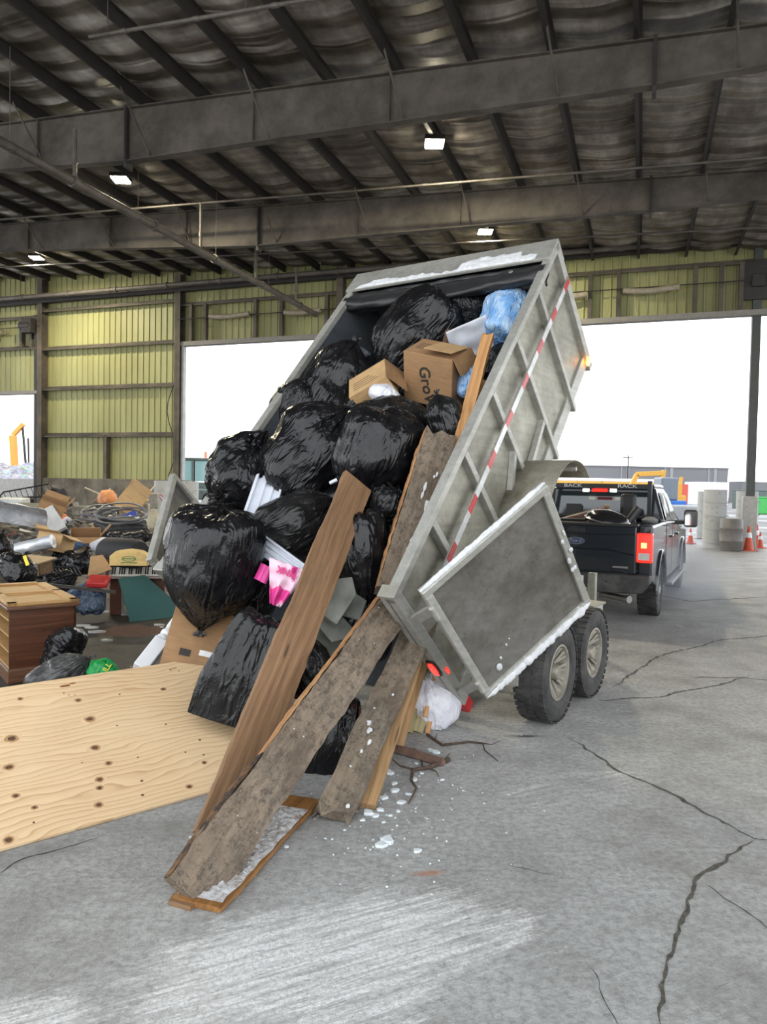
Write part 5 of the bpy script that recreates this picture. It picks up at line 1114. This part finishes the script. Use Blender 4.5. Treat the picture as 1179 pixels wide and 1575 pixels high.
odd('thin utility pole rising above the warehouse roof', 'utility_pole', 'pole', MB().tube((0, 0, 0), (0, 0, 9.2), .12, 8).box(-1, 1, -.08, .08, 8.6, 8.8), dsteel, Matrix.Translation((at(978, 740, 140).x, 145, 0)))
yel = plain('machine_yellow', (.5, .26, .03), .5); busy = plain('bus_yellow', (.5, .27, .03), .5)
def bus(label, px, Y, L=7):
    t = thing('yellow_bus', label, 'bus', Matrix.Translation((at(px, 750, Y).x, Y, 0)) @ Matrix.Rotation(rad(4), 4, 'Z') @ Matrix.Scale(1.4, 4)); MB().box(-L/2, L/2, -1.2, 1.2, .5, 2.4).build('body', busy, t, bevel=.1); MB().box(-L/2+.3, L/2-.3, -1.23, -1.2, 1.4, 2.0).build('window_band', glass, t)
    MB().box(-L/2, L/2, -1.15, 1.15, 2.4, 2.75).build('white_roof', plain('bus_roof', (.75, .75, .75)), t, bevel=.1)
    for x in (-L/2+1, L/2-1.2): MB().tube((x, -1.25, .45), (x, -.9, .45), .45, 14).build('wheel', rubber, t)
for px, lab in ((872, 'leftmost yellow bus parked before the warehouse, beside the trailer fender'), (905, 'second yellow bus from the trailer fender'), (942, 'yellow bus parked behind the headache rack of the pickup'), (985, 'yellow bus under the excavator boom')): bus(lab, px, 112, 3.2)
ex = thing('excavator', 'yellow excavator with its folded boom in front of the warehouse', 'excavator', Matrix.Translation((at(1000, 750, 84).x, 84, 0)))
MB().bar((-2.8, 0, 1.4), (-1.6, 0, 3.9), .5, .5).bar((-1.7, 0, 3.9), (1.4, 0, 4.1), .5, .55).build('boom', yel, ex, bevel=.05); MB().bar((1.5, 0, 4.4), (.6, 0, 1.2), .4, .45).build('stick', yel, ex, bevel=.05); MB().lathe([(0, -.4), (.55, -.4), (.55, .4), (0, .4)], 14, basis((0, 0, 1), (1, 0, 0), (0, 1, 0), (.5, 0, .8))).build('bucket', dsteel, ex)
MB().box(-5, -2.2, -1.3, 1.3, 1.0, 2.4).build('cab_body', yel, ex, bevel=.08); MB().box(-5.2, -2, -1.5, 1.5, 0, .9).build('tracks', rubber, ex, bevel=.2)
t = thing('loader_backhoe', 'small yellow machine standing right of the excavator', 'machine', Matrix.Translation((at(1037, 755, 80).x, 80, 0))); MB().box(-.9, .9, -1, 1, 0, 1.6).build('body', yel, t, bevel=.1); MB().box(-.6, .5, -.8, .8, 1.6, 2.9).build('cab', yel, t, bevel=.05); MB().bar((.4, 0, 1.5), (.7, 0, 3.6), .3, .3).build('arm', yel, t)
bl = plain('machine_blue', (.01, .09, .34), .5); t = thing('blue_machine', 'blue machine with a grey glazed cab right of the pickup cab', 'machine', Matrix.Translation((at(1028, 770, 52).x, 52, 0)))
MB().box(-.9, .9, -1, 1, 0, 1.3).build('body', bl, t, bevel=.08); MB().box(-.85, .35, -.8, .8, 1.3, 2.9).build('cab', plain('cab_grey', (.10, .12, .15), .3), t, bevel=.1); MB().box(.9, 1.5, -.5, .5, .3, 1.0).build('side_tank', bl, t, bevel=.05)
odd('pale tipping hopper on the snow right of the blue machine', 'hopper', 'hopper', MB().lathe([(0, 0), (.5, .0), (1.0, .9), (1.0, 1.0), (0, 1.0)], 16), plain('hopper_grey', (.4, .42, .44)), Matrix.Translation((at(1056, 770, 50).x, 50, 0)))
odd('red equipment post between the warehouse dock doors', 'red_post', 'post', MB().box(-.5, .5, -.4, .4, 0, 3), plain('dull_red', (.5, .08, .05)), Matrix.Translation((at(1050, 750, 95).x, 95, 0)))
for lab, px, Y, w, h, mt in (('white shipping container at the right end of the warehouse', 1085, 120, 5, 3.6, plain('container_white', (.7, .7, .72))), ('dark green container beyond the form tubes at the right edge', 1152, 95, 3, 2.3, plain('container_dark', (.08, .11, .10))), ('bright green bin at the right edge of the yard', 1172, 70, 1.3, 1.5, plain('bin_green', (.05, .35, .08))), ('grey shed on the skyline right of the slim post', 1150, 165, 6, 4.6, gb)):
    odd(lab, 'shed' if 'shed' in lab else 'container', 'container', MB().box(-w/2, w/2, -w/2, w/2, 0, h).box(-w/2-.05, w/2+.05, -w/2-.05, w/2+.05, h, h+.12), mt, Matrix.Translation((at(px, 755, Y).x, Y, 0)), bevel=.05)
# left opening: concrete blocks, scrap hill, orange grab
odd('low concrete retaining wall outside the low left door', 'retaining_wall', 'wall', MB().box(-9, 3, 0, 1, 0, 1.9), plain('pale_block_wall', (.35, .34, .33), .9, var=.2), Matrix.Translation((at(20, 745, 46).x, 46, 0)))
def hill(name, label, c, rx, ry, h, mat, seed, nx=70, ny=50):
    def f(u, v):
        x = (u-.5)*2; y = (v-.5)*2; r = min(1, math.hypot(x, y)); e = (1-r*r)**1.1*min(1, 3*(1-r)+.0)
        q = Vector((x*rx, y*ry, seed)); z = h*e*(.75+.35*noise.noise(q*.5))+e*(.30*abs(noise.noise(q*1.6))+.22*abs(noise.noise(q*4)))*min(1, h); return (x*rx, y*ry, z-.02)
    o = MB().grid(f, nx, ny).build(name, mat, smooth=30); o.matrix_world = Matrix.Translation(c); return tag(o, label, 'heap', kind='stuff')
n = N('grey_scrap_mix'); P = n.tc(); vcol = n.vor(P, 3.5, out='Color'); n.set(n.mix(.88, vcol, n.ramp(n.noise(P, 2.5, 6, .8), (.3, (.05, .05, .06)), (.5, (.25, .26, .28)), (.7, (.55, .56, .58)))), .6, .3, n.bump(n.vor(P, 4), 1, .2))
hill('scrap_heap', 'grey scrap metal heap beyond the low left door', Vector((at(15, 745, 60).x, 60, 1.2)), 9, 6, 2.2, n.m, 3)
t = thing('material_grab', 'orange crane arm rising above the scrap heap at the far left', 'crane', Matrix.Translation((at(25, 740, 62).x, 62, 0)))
MB().bar((0, 0, 1), (-.3, 0, 5.6), .5, .5).bar((-.3, 0, 5.6), (.6, 0, 6.6), .35, .35).build('arm', plain('crane_orange', (.75, .30, .05)), t, bevel=.05); MB().bar((.9, 0, 2), (.5, 0, 6.6), .15, .15).bar((1.1, 0, 2), (1.0, 0, 5.4), .12, .12).build('lattice', dsteel, t)
# ================================================================== THE PILE AT THE LEFT
n = N('mixed_litter'); P = n.tc(); vc = n.vor(P, 5, out='Color'); sp_ = n.sep(vc)
c = n.ramp(sp_[0], (.0, (.02, .018, .016)), (.35, (.06, .045, .03)), (.5, (.16, .12, .08)), (.62, (.05, .05, .055)), (.78, (.30, .26, .21)), (.9, (.10, .11, .13)), (1.0, (.45, .43, .40)))
n.set(n.mix(n.ramp(n.noise(P, 6, 6, .8), (.45, 0), (.65, .8)), c, (.025, .02, .016)), .8, 0, n.bump(n.ma('ADD', n.vor(P, 5), n.noise(P, 14, 6, .8)), 1, .12))
litter = n.m
def Pq(px, py, Y): return at(px, py, Y)
hc = at(110, 800, 19.5)
hill('litter_heap', 'dark tangled litter filling the heap between the larger discarded things at the left', Vector((-9.6, 20.2, 0)), 5.6, 6.2, 1.05, litter, 5, 110, 90)
hill('litter_heap', 'low litter bank beneath the bags at the far left edge', Vector((-6.6, 10.8, 0)), 2.2, 2.6, .38, litter, 9, 60, 50)
n = N('brown_mulch'); P = n.tc(); n.set(n.ramp(n.noise(P, 30, 6, .8), (.35, (.05, .03, .018)), (.55, (.16, .075, .04)), (.75, (.30, .16, .09))), .95, 0, n.bump(n.noise(P, 60, 4, .8), 1, .03))
hill('mulch_spill', 'reddish brown mulch strewn on the floor in front of the teal board', gnd(215, 968), .9, .9, .03, n.m, 12, 60, 60)
rg = random.Random(21)
# -- furniture
dm = wood('cabinet_side', (.045, .016, .008), (.09, .032, .015), (.14, .055, .026), knots=False, rough=.3, bs=.1); dl = wood('cabinet_back', (.30, .15, .05), (.46, .27, .10), (.55, .35, .15), knots=False, rough=.5); dk = wood('cabinet_trim', (.07, .03, .015), (.13, .06, .03), (.2, .1, .05), knots=False, rough=.35)
cA = gnd(14, 1052); cB = gnd(104, 1040); d_ = (cB-cA); a_ = math.atan2(d_.y, d_.x)
DM = Matrix.Translation(cA) @ Matrix.Rotation(a_, 4, 'Z')      # x along the side seen, y away to the left-back
t = thing('dresser', 'reddish brown wooden dresser standing at the left edge, shelves open', 'dresser', DM); Ls = .56; Lf = 1.35; Hh = .70
MB().box(0, Ls, 0, .03, .10, Hh-.04).build('side_panel', dm, t); MB().box(0, Ls, Lf-.03, Lf, .10, Hh-.04).build('side_panel', dm, t); MB().box(Ls-.02, Ls, 0, Lf, 0, Hh-.04).build('back_panel', dm, t)
MB().box(-.02, Ls+.02, -.03, Lf+.03, 0, .13).build('plinth', dk, t, bevel=.012)
MB().box(-.03, Ls+.03, -.04, Lf+.04, Hh-.05, Hh-.015).build('top_moulding', dk, t, bevel=.01)
tp = MB().box(-.01, Ls+.01, -.02, Lf+.02, Hh-.016, Hh-.004).build('top_board', dl, t)
for q in ((-.02, Ls+.02, -.03, .05), (-.02, Ls+.02, Lf-.05, Lf+.03), (-.02, .06, -.03, Lf+.03), (Ls-.06, Ls+.02, -.03, Lf+.03), (-.02, Ls+.02, .62, .69)): MB().box(*q, Hh-.01, Hh+.02).build('top_rail', dl, tp, bevel=.004)
for z in (.13, .27, .41, .55): MB().box(0, Ls-.02, .02, Lf-.02, z, z+.015).build('shelf', dl, t)
t.matrix_world = DM
piano_w = plain('piano_brown', (.10, .04, .022), .3, var=.25)
pb = gnd(168, 946); PM = Matrix.Translation(pb) @ Matrix.Rotation(rad(10), 4, 'Z')
t = thing('upright_piano', 'small brown upright piano with its keyboard showing, wedged in the heap', 'piano', PM)
MB().box(0, .72, 0, .30, 0, .50).build('case', piano_w, t, bevel=.01); MB().box(-.02, .74, -.12, .3, .50, .54).build('key_bed', piano_w, t, bevel=.008)
for x in (-.03, .70): MB().prism([(-.16, .48), (-.12, .70), (-.02, .78), (.04, .95), (.08, .95), (.08, .48)], x, x+.04, PZ).build('curved_cheek', piano_w, t, bevel=.008)
MB().box(0, .72, .05, .30, .64, .70).build('fallboard', piano_w, t); KT = Matrix.Translation((0, -.10, .50)) @ Matrix.Rotation(rad(55), 4, 'X')
kb = MB().box(.02, .69, 0, .17, 0, .03, KT).build('keyboard', plain('ivory_keys', (.62, .61, .56), .35), t)
for k in range(22): MB().box(.02+.0305*k, .0222+.0305*k, -.001, .17, .03, .031, KT).build('key_gap', blackp, kb)
for k in range(21):
    if k % 7 not in (2, 6): MB().box(.043+.0305*k, .059+.0305*k, .06, .17, .03, .045, KT).build('black_key', blackp, kb)
# teal board, bin
teal = plain('teal_painted_board', (.035, .115, .105), .55, var=.08, sc=3)
b0, b1 = gnd(200, 957), gnd(282, 948); tx = (b1-b0).normalized(); tn = Vector((-tx.y, tx.x, 0)); tt = (tn*.42+Vector((0, 0, .91))).normalized()
o = MB().prism([(0, 0), (.74, 0), (.74, .12), (.30, .62), (-.06, .60)], -.008, .008).build('painted_board', teal); o.matrix_world = basis(tx, tt, tx.cross(tt), b0); tag(o, 'teal painted board with a cut corner leaning beside the clear plastic bin', 'board')
t = thing('storage_bin', 'clear plastic storage bin with yellow tape inside, left of the teal board', 'bin', Matrix.Translation(gnd(190, 955)+Vector((-.05, .62, 0))) @ Matrix.Rotation(rad(10), 4, 'Z'))
clp = N('clear_plastic').set((.42, .44, .42), .2, 0, alpha=.4)
for q in ((-.16, .16, -.2, -.19, 0, .45), (-.16, .16, .19, .2, 0, .45), (-.16, -.15, -.2, .2, 0, .45), (.15, .16, -.2, .2, 0, .45), (-.16, .16, -.2, .2, 0, .01)): MB().box(*q).build('wall_panel', clp, t)
MB().box(-.18, .18, -.22, -.2, .43, .47).box(-.18, -.16, -.22, .22, .43, .47).box(.16, .18, -.22, .22, .43, .47).build('rim', clp, t)
MB().lathe([(.06, 0), (.12, .0), (.12, .04), (.06, .04)], 20, Matrix.Translation((0, -.16, .13)) @ Matrix.Rotation(rad(80), 4, 'X')).build('tape_roll', yelc, t, smooth=50)
# yellow carton with a green printed emblem on top of the piano, black foam roll
t = thing('cardboard_box', 'yellow cardboard sleeve with a green oval print lying on the piano', 'box', Matrix.Translation(at(198, 864, 9.3)) @ Matrix.Rotation(rad(6), 4, 'Z'))
MB().prism([(-.21, -.04), (.25, -.04), (.24, .09), (.16, .14), (.02, .16), (-.14, .14), (-.21, .08)], -.12, .12, Matrix.Rotation(pi/2, 4, 'X')).build('body', yelc, t, bevel=.006)
gi = plain('green_ink', (.04, .16, .05), .7); em = MB()
MB().lathe([(.058, 0), (.07, .0015), (.058, .003)], 30, Matrix.Translation((.03, -.122, .05)) @ Matrix.Rotation(pi/2, 4, 'X') @ Matrix.Diagonal((1.25, .5, 1, 1))).build('oval_print', gi, t); MB().box(-.05, .11, -.1225, -.1205, .045, .055).box(-.07, .13, -.1225, -.1205, -.005, .005).build('print_line', gi, t)
odd('thick black foam roll lying behind the yellow sleeve on the piano', 'foam_roll', 'roll', MB().lathe([(0, -.33), (.17, -.33), (.20, -.27), (.20, .27), (.17, .33), (0, .33)], 26), plain('black_foam', (.015, .015, .016), .7), Matrix.Translation(at(188, 850, 9.9)) @ Matrix.Rotation(pi/2, 4, 'Y') @ Matrix.Rotation(.5, 4, 'X'), smooth=50)
# -- bags of the heap: label, px, py, w, h, Y, ang, mat, tmpl
gbag = bagmat('green_yellow_bag', (.01, .22, .04), .35, 1.5, (.02, .32, .09)); m_gr = bagmat('grey_bag', (.05, .05, .048), .25)
for lab, px, py, w, h, Y, ang, mt, t_ in (
 ('dark bag slumped on the floor beside the dresser plinth', 95, 1000, 84, 66, 6.6, -50, m_black, 1),
 ('grey see-through bag lying in front of the dark floor bag, behind the plywood', 95, 1036, 104, 56, 5.6, 60, m_gr, 2),
 ('multicoloured see-through bag on the floor between dresser and piano', 132, 920, 60, 58, 9.3, 10, m_multi, 1),
 ('black bag on the left edge above the dresser, beside a yellow tag', 28, 872, 66, 44, 8.6, 30, m_black, 0),
 ('shiny blue-black knotted bag in the heap right of the wooden crate', 126, 866, 44, 44, 10.6, 20, m_black, 1),
 ('round black bag left of the shiny knotted bag in the heap', 96, 862, 44, 40, 10.8, -30, m_black, 2),
 ('limp black bag over the grille between dresser and knotted bag', 96, 893, 50, 36, 9.6, 70, m_soft, 0),
 ('black bag at the extreme left edge above the tagged bag', 4, 842, 34, 44, 9.6, 0, m_black, 2),
 ('black bag in the middle of the heap under the white panel', 100, 820, 40, 30, 13, 40, m_black, 1),
 ('flat black bag on the slope left of the swung-open trailer door', 212, 828, 46, 24, 12.5, 80, m_black2, 0),
 ('small black bag beside the white striped box on the slope', 178, 826, 30, 20, 13, -70, m_black, 2),
 ('wide dark bag lying under the hose coils', 190, 812, 96, 36, 14.5, 90, plain('dull_black_sheet', (.022, .022, .024), .55, bs=.4), 2),
 ('blue-grey bag low in the middle of the heap', 112, 838, 40, 18, 11.5, 90, bagmat('blue_grey_bag', (.06, .11, .20), .3), 1),
 ('pale cushion leaning behind the left trailer door', 236, 800, 18, 38, 13, 0, plain('cream_cushion', (.45, .40, .28), .9), 2),
 ('white cloth hanging beside the orange toys', 98, 802, 26, 16, 14.5, 80, m_white, 1),
 ('crumpled white cloth in the centre of the heap', 158, 838, 34, 22, 11.8, 60, m_white, 0),
 ('dark bag beneath the metal grille', 70, 880, 40, 24, 10.2, 90, m_soft, 2),
 ('green bag with yellow print on the floor behind the plywood', 160, 1028, 46, 34, 5.6, 20, gbag, 0),
 ('flat black scrap of bag behind the plywood edge', 205, 1032, 40, 12, 5.4, 85, m_black, 1)):
    if 60 <= abs(ang) <= 120: w, h = h, w
    pbag(lab, px, py, w, h, Y=Y, ang=ang, mat=mt, t=t_, seed=int(px+py) % 90+70, tail=.05 if h > 38 else 0, name='cushion' if 'cushion' in lab else 'cloth_bundle' if 'cloth' in lab else 'rubbish_bag', cat='cushion' if 'cushion' in lab else 'cloth' if 'cloth' in lab else 'bag', lump=.2)
text_mesh('lettering', 'MULL', .06, plain('yellow_ink', (.7, .6, .05), .5), [o for o in COL.objects if o.get('label', '').startswith('green bag with')][0], Matrix.Translation((.05, -.125, .02)) @ Matrix.Rotation(pi/2, 4, 'X') @ Matrix.Rotation(rad(80), 4, 'Z'))
# -- panels, boxes, rolls
def slab(label, name, cat, px, py, Y, w, h, th, mt, ang=0, yaw=0, tip=0, **k):
    s = mpp(Y); return odd(label, name, cat, MB().box(-w*s/2, w*s/2, -th/2, th/2, -h*s/2, h*s/2), mt, camM(at(px, py, Y), ang, yaw, tip), **k)
foil = N('crumpled_foil'); P = foil.tc(); foil.set(foil.ramp(foil.noise(P, 3, 5), (.3, (.42, .44, .47)), (.7, (.72, .73, .74))), .42, .45, foil.bump(foil.noise(P, 5, 5, .6, .8, typ='RIDGED_MULTIFRACTAL'), .6, .05))
def foilf(u, v): x = (u-.5)*1.05; a = v*1.35; return (x, .45*sin(a)-.2+.04*noise.noise(Vector((u*3, v*3, 1))), .62-.55*(v**1.6)+.05*noise.noise(Vector((u*4, v*4, 3)))+.03*u)
o = MB().grid(foilf, 40, 30).build('foil_sheet', foil.m, smooth=180, solid=.01); o.matrix_world = camM(at(24, 818, 11.0), 14, 10, 8) @ Matrix.Scale(.72, 4); tag(o, 'curved silver foil insulation sheet draped over the heap at the left edge', 'foil')
odd('silver and yellow rolled foil tube at the foot of the foil sheet', 'foil_roll', 'roll', MB().lathe([(0, -.30), (.09, -.30), (.10, -.2), (.095, .1), (.10, .30), (0, .30)], 24), foil.m, camM(at(50, 840, 10.4), 0) @ Matrix.Rotation(rad(76), 4, 'Y'), smooth=60)
t = thing('wooden_crate', 'small open wooden crate below the foil roll', 'crate', camM(at(52, 868, 9.3), 4, -20, 12)); wcr = wood('crate_wood', (.12, .07, .035), (.25, .16, .09), (.34, .23, .13), knots=False)
for q in ((-.22, .2, -.12, -.10, -.10, .06), (-.22, .2, .1, .12, -.1, .06), (-.22, -.2, -.12, .12, -.1, .06), (.18, .2, -.12, .12, -.1, .06)): MB().box(*q).build('side_board', wcr, t)
MB().box(-.26, .24, -.15, .15, .06, .075).build('top_board', wood('crate_top', (.3, .2, .1), (.45, .32, .18), (.55, .4, .25), knots=False), t)
carton('open brown and white carton tipped beside the foil sheet', camM(at(68, 812, 12.0), 22, 20, 10), .38, .3, .5, card, ((1, 40), (1, 70), (0, 0), (1, 30)))
odd('white foam block against the tipped carton', 'foam_block', 'block', MB().box(-.13, .13, -.1, .1, -.22, .2), plain('white_foam', (.62, .62, .60)), camM(at(80, 800, 11.8), -32, 20), bevel=.01)
carton('torn carton with the printed side below the white foam block', camM(at(82, 848, 10.8), 8, -15, -10), .42, .3, .26, card2, ((1, 80), (0, 0), (1, 50), (1, 110)))
carton('open carton right of the middle black bag in the heap', camM(at(132, 838, 12.2), 0, 20, 30), .46, .3, .24, card, ((1, 100), (1, 120), (0, 0), (0, 0)))
carton('tilted open carton with a blue side near the top of the heap', camM(at(188, 788, 16.5), 38, 10, -20), .5, .4, .55, card2, ((1, 20), (1, 60), (1, 10), (0, 0)))
slab('blue printed side under the tilted carton', 'printed_card', 'cardboard', 200, 795, 16.2, 22, 14, .02, plain('cobalt_card', (.03, .06, .38), .5), -24, 10)
slab('white striped panel lying across the heap centre', 'shutter_panel', 'panel', 120, 828, 12.4, 34, 7, .04, wpl, 38, -10, 50)
slab('white boards stacked on the slope under the concrete blocks', 'white_board', 'board', 214, 800, 14.6, 34, 12, .03, wpl, 12, -20, 55)
slab('upper white shelf piece at the far left edge', 'shelf_board', 'board', 20, 770, 15.5, 46, 7, .25, plain('offwhite_laminate', (.5, .52, .50), .5), 2, -12, 10)
slab('lower white shelf piece at the far left edge', 'shelf_board', 'board', 18, 780, 15.0, 46, 6, .25, plain('offwhite_laminate', (.5, .52, .50), .5), -2, -12, 10)
slab('moss green mattress block behind the foil sheet', 'foam_mattress', 'mattress', 52, 788, 14.5, 56, 24, .5, plain('moss_green_foam', (.14, .14, .10), .9), 2, 10, 10, bevel=.05)
for lab, px, py, Y, w, h in (('large pale concrete block right of the heap top', 226, 770, 20, 34, 24), ('smaller pale concrete block in front of the large one', 216, 784, 17.5, 26, 20), ('mossy concrete block left of the hose coils', 130, 786, 17.5, 30, 16)): slab(lab, 'concrete_block', 'block', px, py, Y, w, h, .5, plain('pale_rough_concrete', (.24, .225, .19), .9, var=.3, bs=.5), 2, 12, 0, bevel=.04)
for lab, px, py, Y, an in (('orange toy truck near the top of the heap', 90, 786, 15.5, -6), ('orange toy car just below the toy truck', 95, 798, 14.5, 8)):
    t = thing('toy_vehicle', lab, 'toy', camM(at(px, py, Y), an, 20)); MB().box(-.14, .14, -.09, .09, -.05, .03).build('body', org, t, bevel=.03); MB().box(-.06, .08, -.07, .07, .03, .1).build('cabin', org, t, bevel=.03)
    for x in (-.09, .09): MB().tube((x, -.1, -.05), (x, -.06, -.05), .045, 14).build('wheel', blackp, t, smooth=50)
t = thing('basket_lamp', 'round orange lamp shade on a dark box at the top of the heap', 'lamp shade', camM(at(165, 770, 17), 0)); MB().lathe([(0, .26), (.12, .24), (.20, .14), (.22, 0), (.20, -.06)], 24).build('shade', plain('terracotta_shade', (.62, .26, .10), .6, var=.3), t, smooth=60); MB().box(-.22, .22, -.15, .15, -.32, -.06).build('dark_box', blackp, t)
for lab, px, py, Y, R_, tl, seed in (('large grey hose coil in the middle of the heap', 186, 797, 14.5, .48, 68, 1), ('smaller dark hose coil left of the large one', 152, 796, 14.8, .32, 74, 2)):
    pts = [(R_*(1+.06*sin(k*.9+seed))*cos(k*.25), R_*(1+.05*cos(k*.7))*sin(k*.25), .03*sin(k*.4)+.004*k*.4) for k in range(100)]
    o = MB().path(pts, .018, 6).build('hose_coil', plain('grey_hose', (.10, .10, .11), .4), smooth=60); o.matrix_world = camM(at(px, py, Y), 6, 0, 0) @ Matrix.Rotation(rad(18), 4, 'X'); tag(o, lab, 'hose')
odd('dark metal grille lying above the dresser', 'metal_grille', 'grille', (lambda m: ([m.box(-.30, .30, -.01, .01, z, z+.02) for z in (-.1, .1)], [m.box(-.3+.05*k, -.28+.05*k, -.01, .01, -.1, .1) for k in range(13)], m)[2])(MB()), plain('gunmetal', (.05, .055, .06), .4, .6), camM(at(86, 880, 9.9), -2, 0, 50))
odd('yellow tag sticking out of the bag above the dresser', 'yellow_tag', 'tag', MB().box(-.02, .02, -.003, .003, -.06, .06), plain('tag_yellow', (.8, .65, .05), .5), camM(at(40, 862, 8.42), -20))
t = thing('broken_chair', 'crossed pale chair legs poking out of the heap centre', 'chair', camM(at(156, 820, 12.5), 0)); MB().bar((-.12, 0, -.15), (.12, .1, .15), .035, .035).build('leg', card2, t); MB().bar((-.16, 0, .14), (-.05, .1, -.2), .035, .035).build('leg', card2, t)
odd('red plastic tray under the piano cheek', 'plastic_tray', 'tray', MB().box(-.12, .14, -.12, .12, -.03, .05), plain('red_plastic', (.45, .03, .03), .4), camM(at(150, 895, 9.2), 4, 10, 20), bevel=.02)
odd('torn brown cardboard flap beside the piano cheek', 'cardboard_flap', 'cardboard', MB().prism([(-.14, -.14), (.16, -.03), (.05, .16), (-.10, .14)], -.004, .004, Matrix.Rotation(pi/2, 4, 'X')), card2, camM(at(152, 872, 9.4), 0, 15, 10))
odd('slim dark plank lying between the dresser and the multicoloured bag', 'dark_plank', 'plank', MB().bar((-.45, 0, .12), (.45, .2, -.12), .06, .04), plain('dark_stain_wood', (.03, .024, .02), .5), camM(at(112, 905, 8.8), -6, 10))
# wire cart frame at the top left
t = thing('wire_cart', 'black wire cart frame tipped over at the top left of the heap', 'cart', camM(at(48, 757, 17), -5, 10)); bw = plain('black_wire', (.012, .012, .013), .5)
MB().path([(-.7, 0, -.05), (-.6, 0, .05), (.4, 0, .16), (.5, 0, .02), (.3, .3, -.1), (-.6, .3, -.12), (-.7, 0, -.05)], .018, 6).build('rim', bw, t)
for k in range(9): MB().tube((-.6+.12*k, 0, .05+.012*k), (-.55+.12*k, .2, -.28), .008, 5).build('wire', bw, t)
MB().path([(.45, 0, .05), (.75, 0, -.05), (.85, .05, -.4)], .05, 8).build('handle', bw, t, smooth=60)
odd('dark cloth bundle beside the wire cart handle', 'dark_cloth', 'cloth', MB().lathe([(0, -.3), (.12, -.2), (.18, 0), (.1, .2), (0, .28)], 14), plain('dark_cloth', (.02, .02, .025), .9, bs=1, sc=4), camM(at(92, 768, 17), 20), smooth=60)
for lab, a, b, Y in (('long pale stick leaning across the push wall right of the heap top', (130, 750), (162, 764), 22), ('thin white stick leaning near the large concrete block', (224, 762), (240, 746), 21), ('thin bent stick above the lamp shade', (150, 766), (170, 752), 20)):
    A = at(*a, Y); odd(lab, 'stick', 'stick', MB().tube((0, 0, 0), at(*b, Y+.3)-A, .025, 7), plain('pale_stick', (.40, .36, .28), .8), Matrix.Translation(A))
for lab, px, py, s in (('white paper scrap on the floor in front of the multicoloured bag', 165, 912+30, .10), ('flat pale board scrap on the dark floor', 148, 973, .12), ('torn white foam strip on the dark floor', 140, 966, .09), ('crumpled striped wrapper on the mulch', 243, 962, .07), ('small white scrap next to the striped wrapper', 249, 966, .03), ('thin pale stick on the floor behind the floor bags', 125, 963, .10), ('grey torn scrap in the middle of the dark floor', 165, 986, .07)):
    r = random.Random(px); pol = [(s*cos(a)*r.uniform(.6, 1.2), s*.45*sin(a)*r.uniform(.5, 1.2)) for a in [2*pi*k/9 for k in range(9)]]
    odd(lab, 'litter_scrap', 'litter', MB().prism(pol, 0, .02), plain('pale_scrap', (.45, .44, .40), .8), Matrix.Translation(gnd(px, py)))
# -- countable loose scrap on the heap, each its own piece
cols_ = [plain('scrap_'+nm, c_, .6) for nm, c_ in (('brown', (.22, .13, .07)), ('black', (.02, .02, .022)), ('white', (.5, .5, .48)), ('grey', (.16, .16, .16)), ('blue', (.06, .11, .22)), ('tan', (.36, .27, .16)), ('red', (.30, .05, .04)), ('green', (.07, .12, .08)))]
protos = []
for k in range(7):
    m = MB(); r = random.Random(k*5+1)
    if k == 0: m.box(-.35, .35, -.05, .05, -.012, .012)
    elif k == 1: m.box(-.2, .2, -.15, .15, -.1, .1)
    elif k == 2: m.prism([(.25*cos(a)*r.uniform(.6, 1.2), .2*sin(a)*r.uniform(.6, 1.2)) for a in [2*pi*i/8 for i in range(8)]], -.02, .02)
    elif k == 3: m.tube((-.4, 0, 0), (.4, 0, 0), .022, 8)
    elif k == 4: m.path([(.3*cos(i*.4), .22*sin(i*.5), .1*sin(i*.9)) for i in range(18)], .016, 6)
    elif k == 5: m.lathe([(0, -.12), (.12, -.12), (.14, .0), (.12, .14), (.02, .16)], 14)
    else: m.grid(lambda u, v: ((u-.5)*.6, (v-.5)*.4, .10*noise.noise(Vector((u*3, v*3, k)))), 10, 8)
    protos.append(m)
knd = ['scrap_board', 'scrap_block', 'scrap_sheet', 'scrap_pipe', 'scrap_hose', 'scrap_pail', 'scrap_cloth']
for i in range(150):
    px = rg.uniform(-10, 262); py = rg.uniform(768, 866); Yd = 24-(py-768)/98*13+rg.uniform(-.8, .8)
    if px > 150 and py > 838: continue
    k = rg.randrange(7); o = protos[k].build(knd[k], cols_[rg.choice((0, 0, 1, 1, 1, 2, 3, 3, 3, 4, 5, 6, 7))], smooth=40, solid=.008 if k == 6 else 0)
    P_ = at(px, py, Yd); o.matrix_world = Matrix.Translation((P_.x, P_.y, max(.06, P_.z))) @ Matrix.Rotation(rg.uniform(0, 6.3), 4, 'Z') @ Matrix.Rotation(rg.uniform(-.7, .7), 4, 'X') @ Matrix.Rotation(rg.uniform(-.6, .6), 4, 'Y') @ Matrix.Scale(rg.uniform(.45, 1.0), 4)
    w_ = knd[k].split('_')[1]; tag(o, 'loose %s of scrap jutting from the tangled heap at the left' % {'board': 'board', 'block': 'boxy piece', 'sheet': 'flat sheet', 'pipe': 'straight pipe', 'hose': 'bent hose', 'pail': 'round pail', 'cloth': 'rumpled cloth'}[w_], w_, 'loose scrap %ss in the heap' % w_)
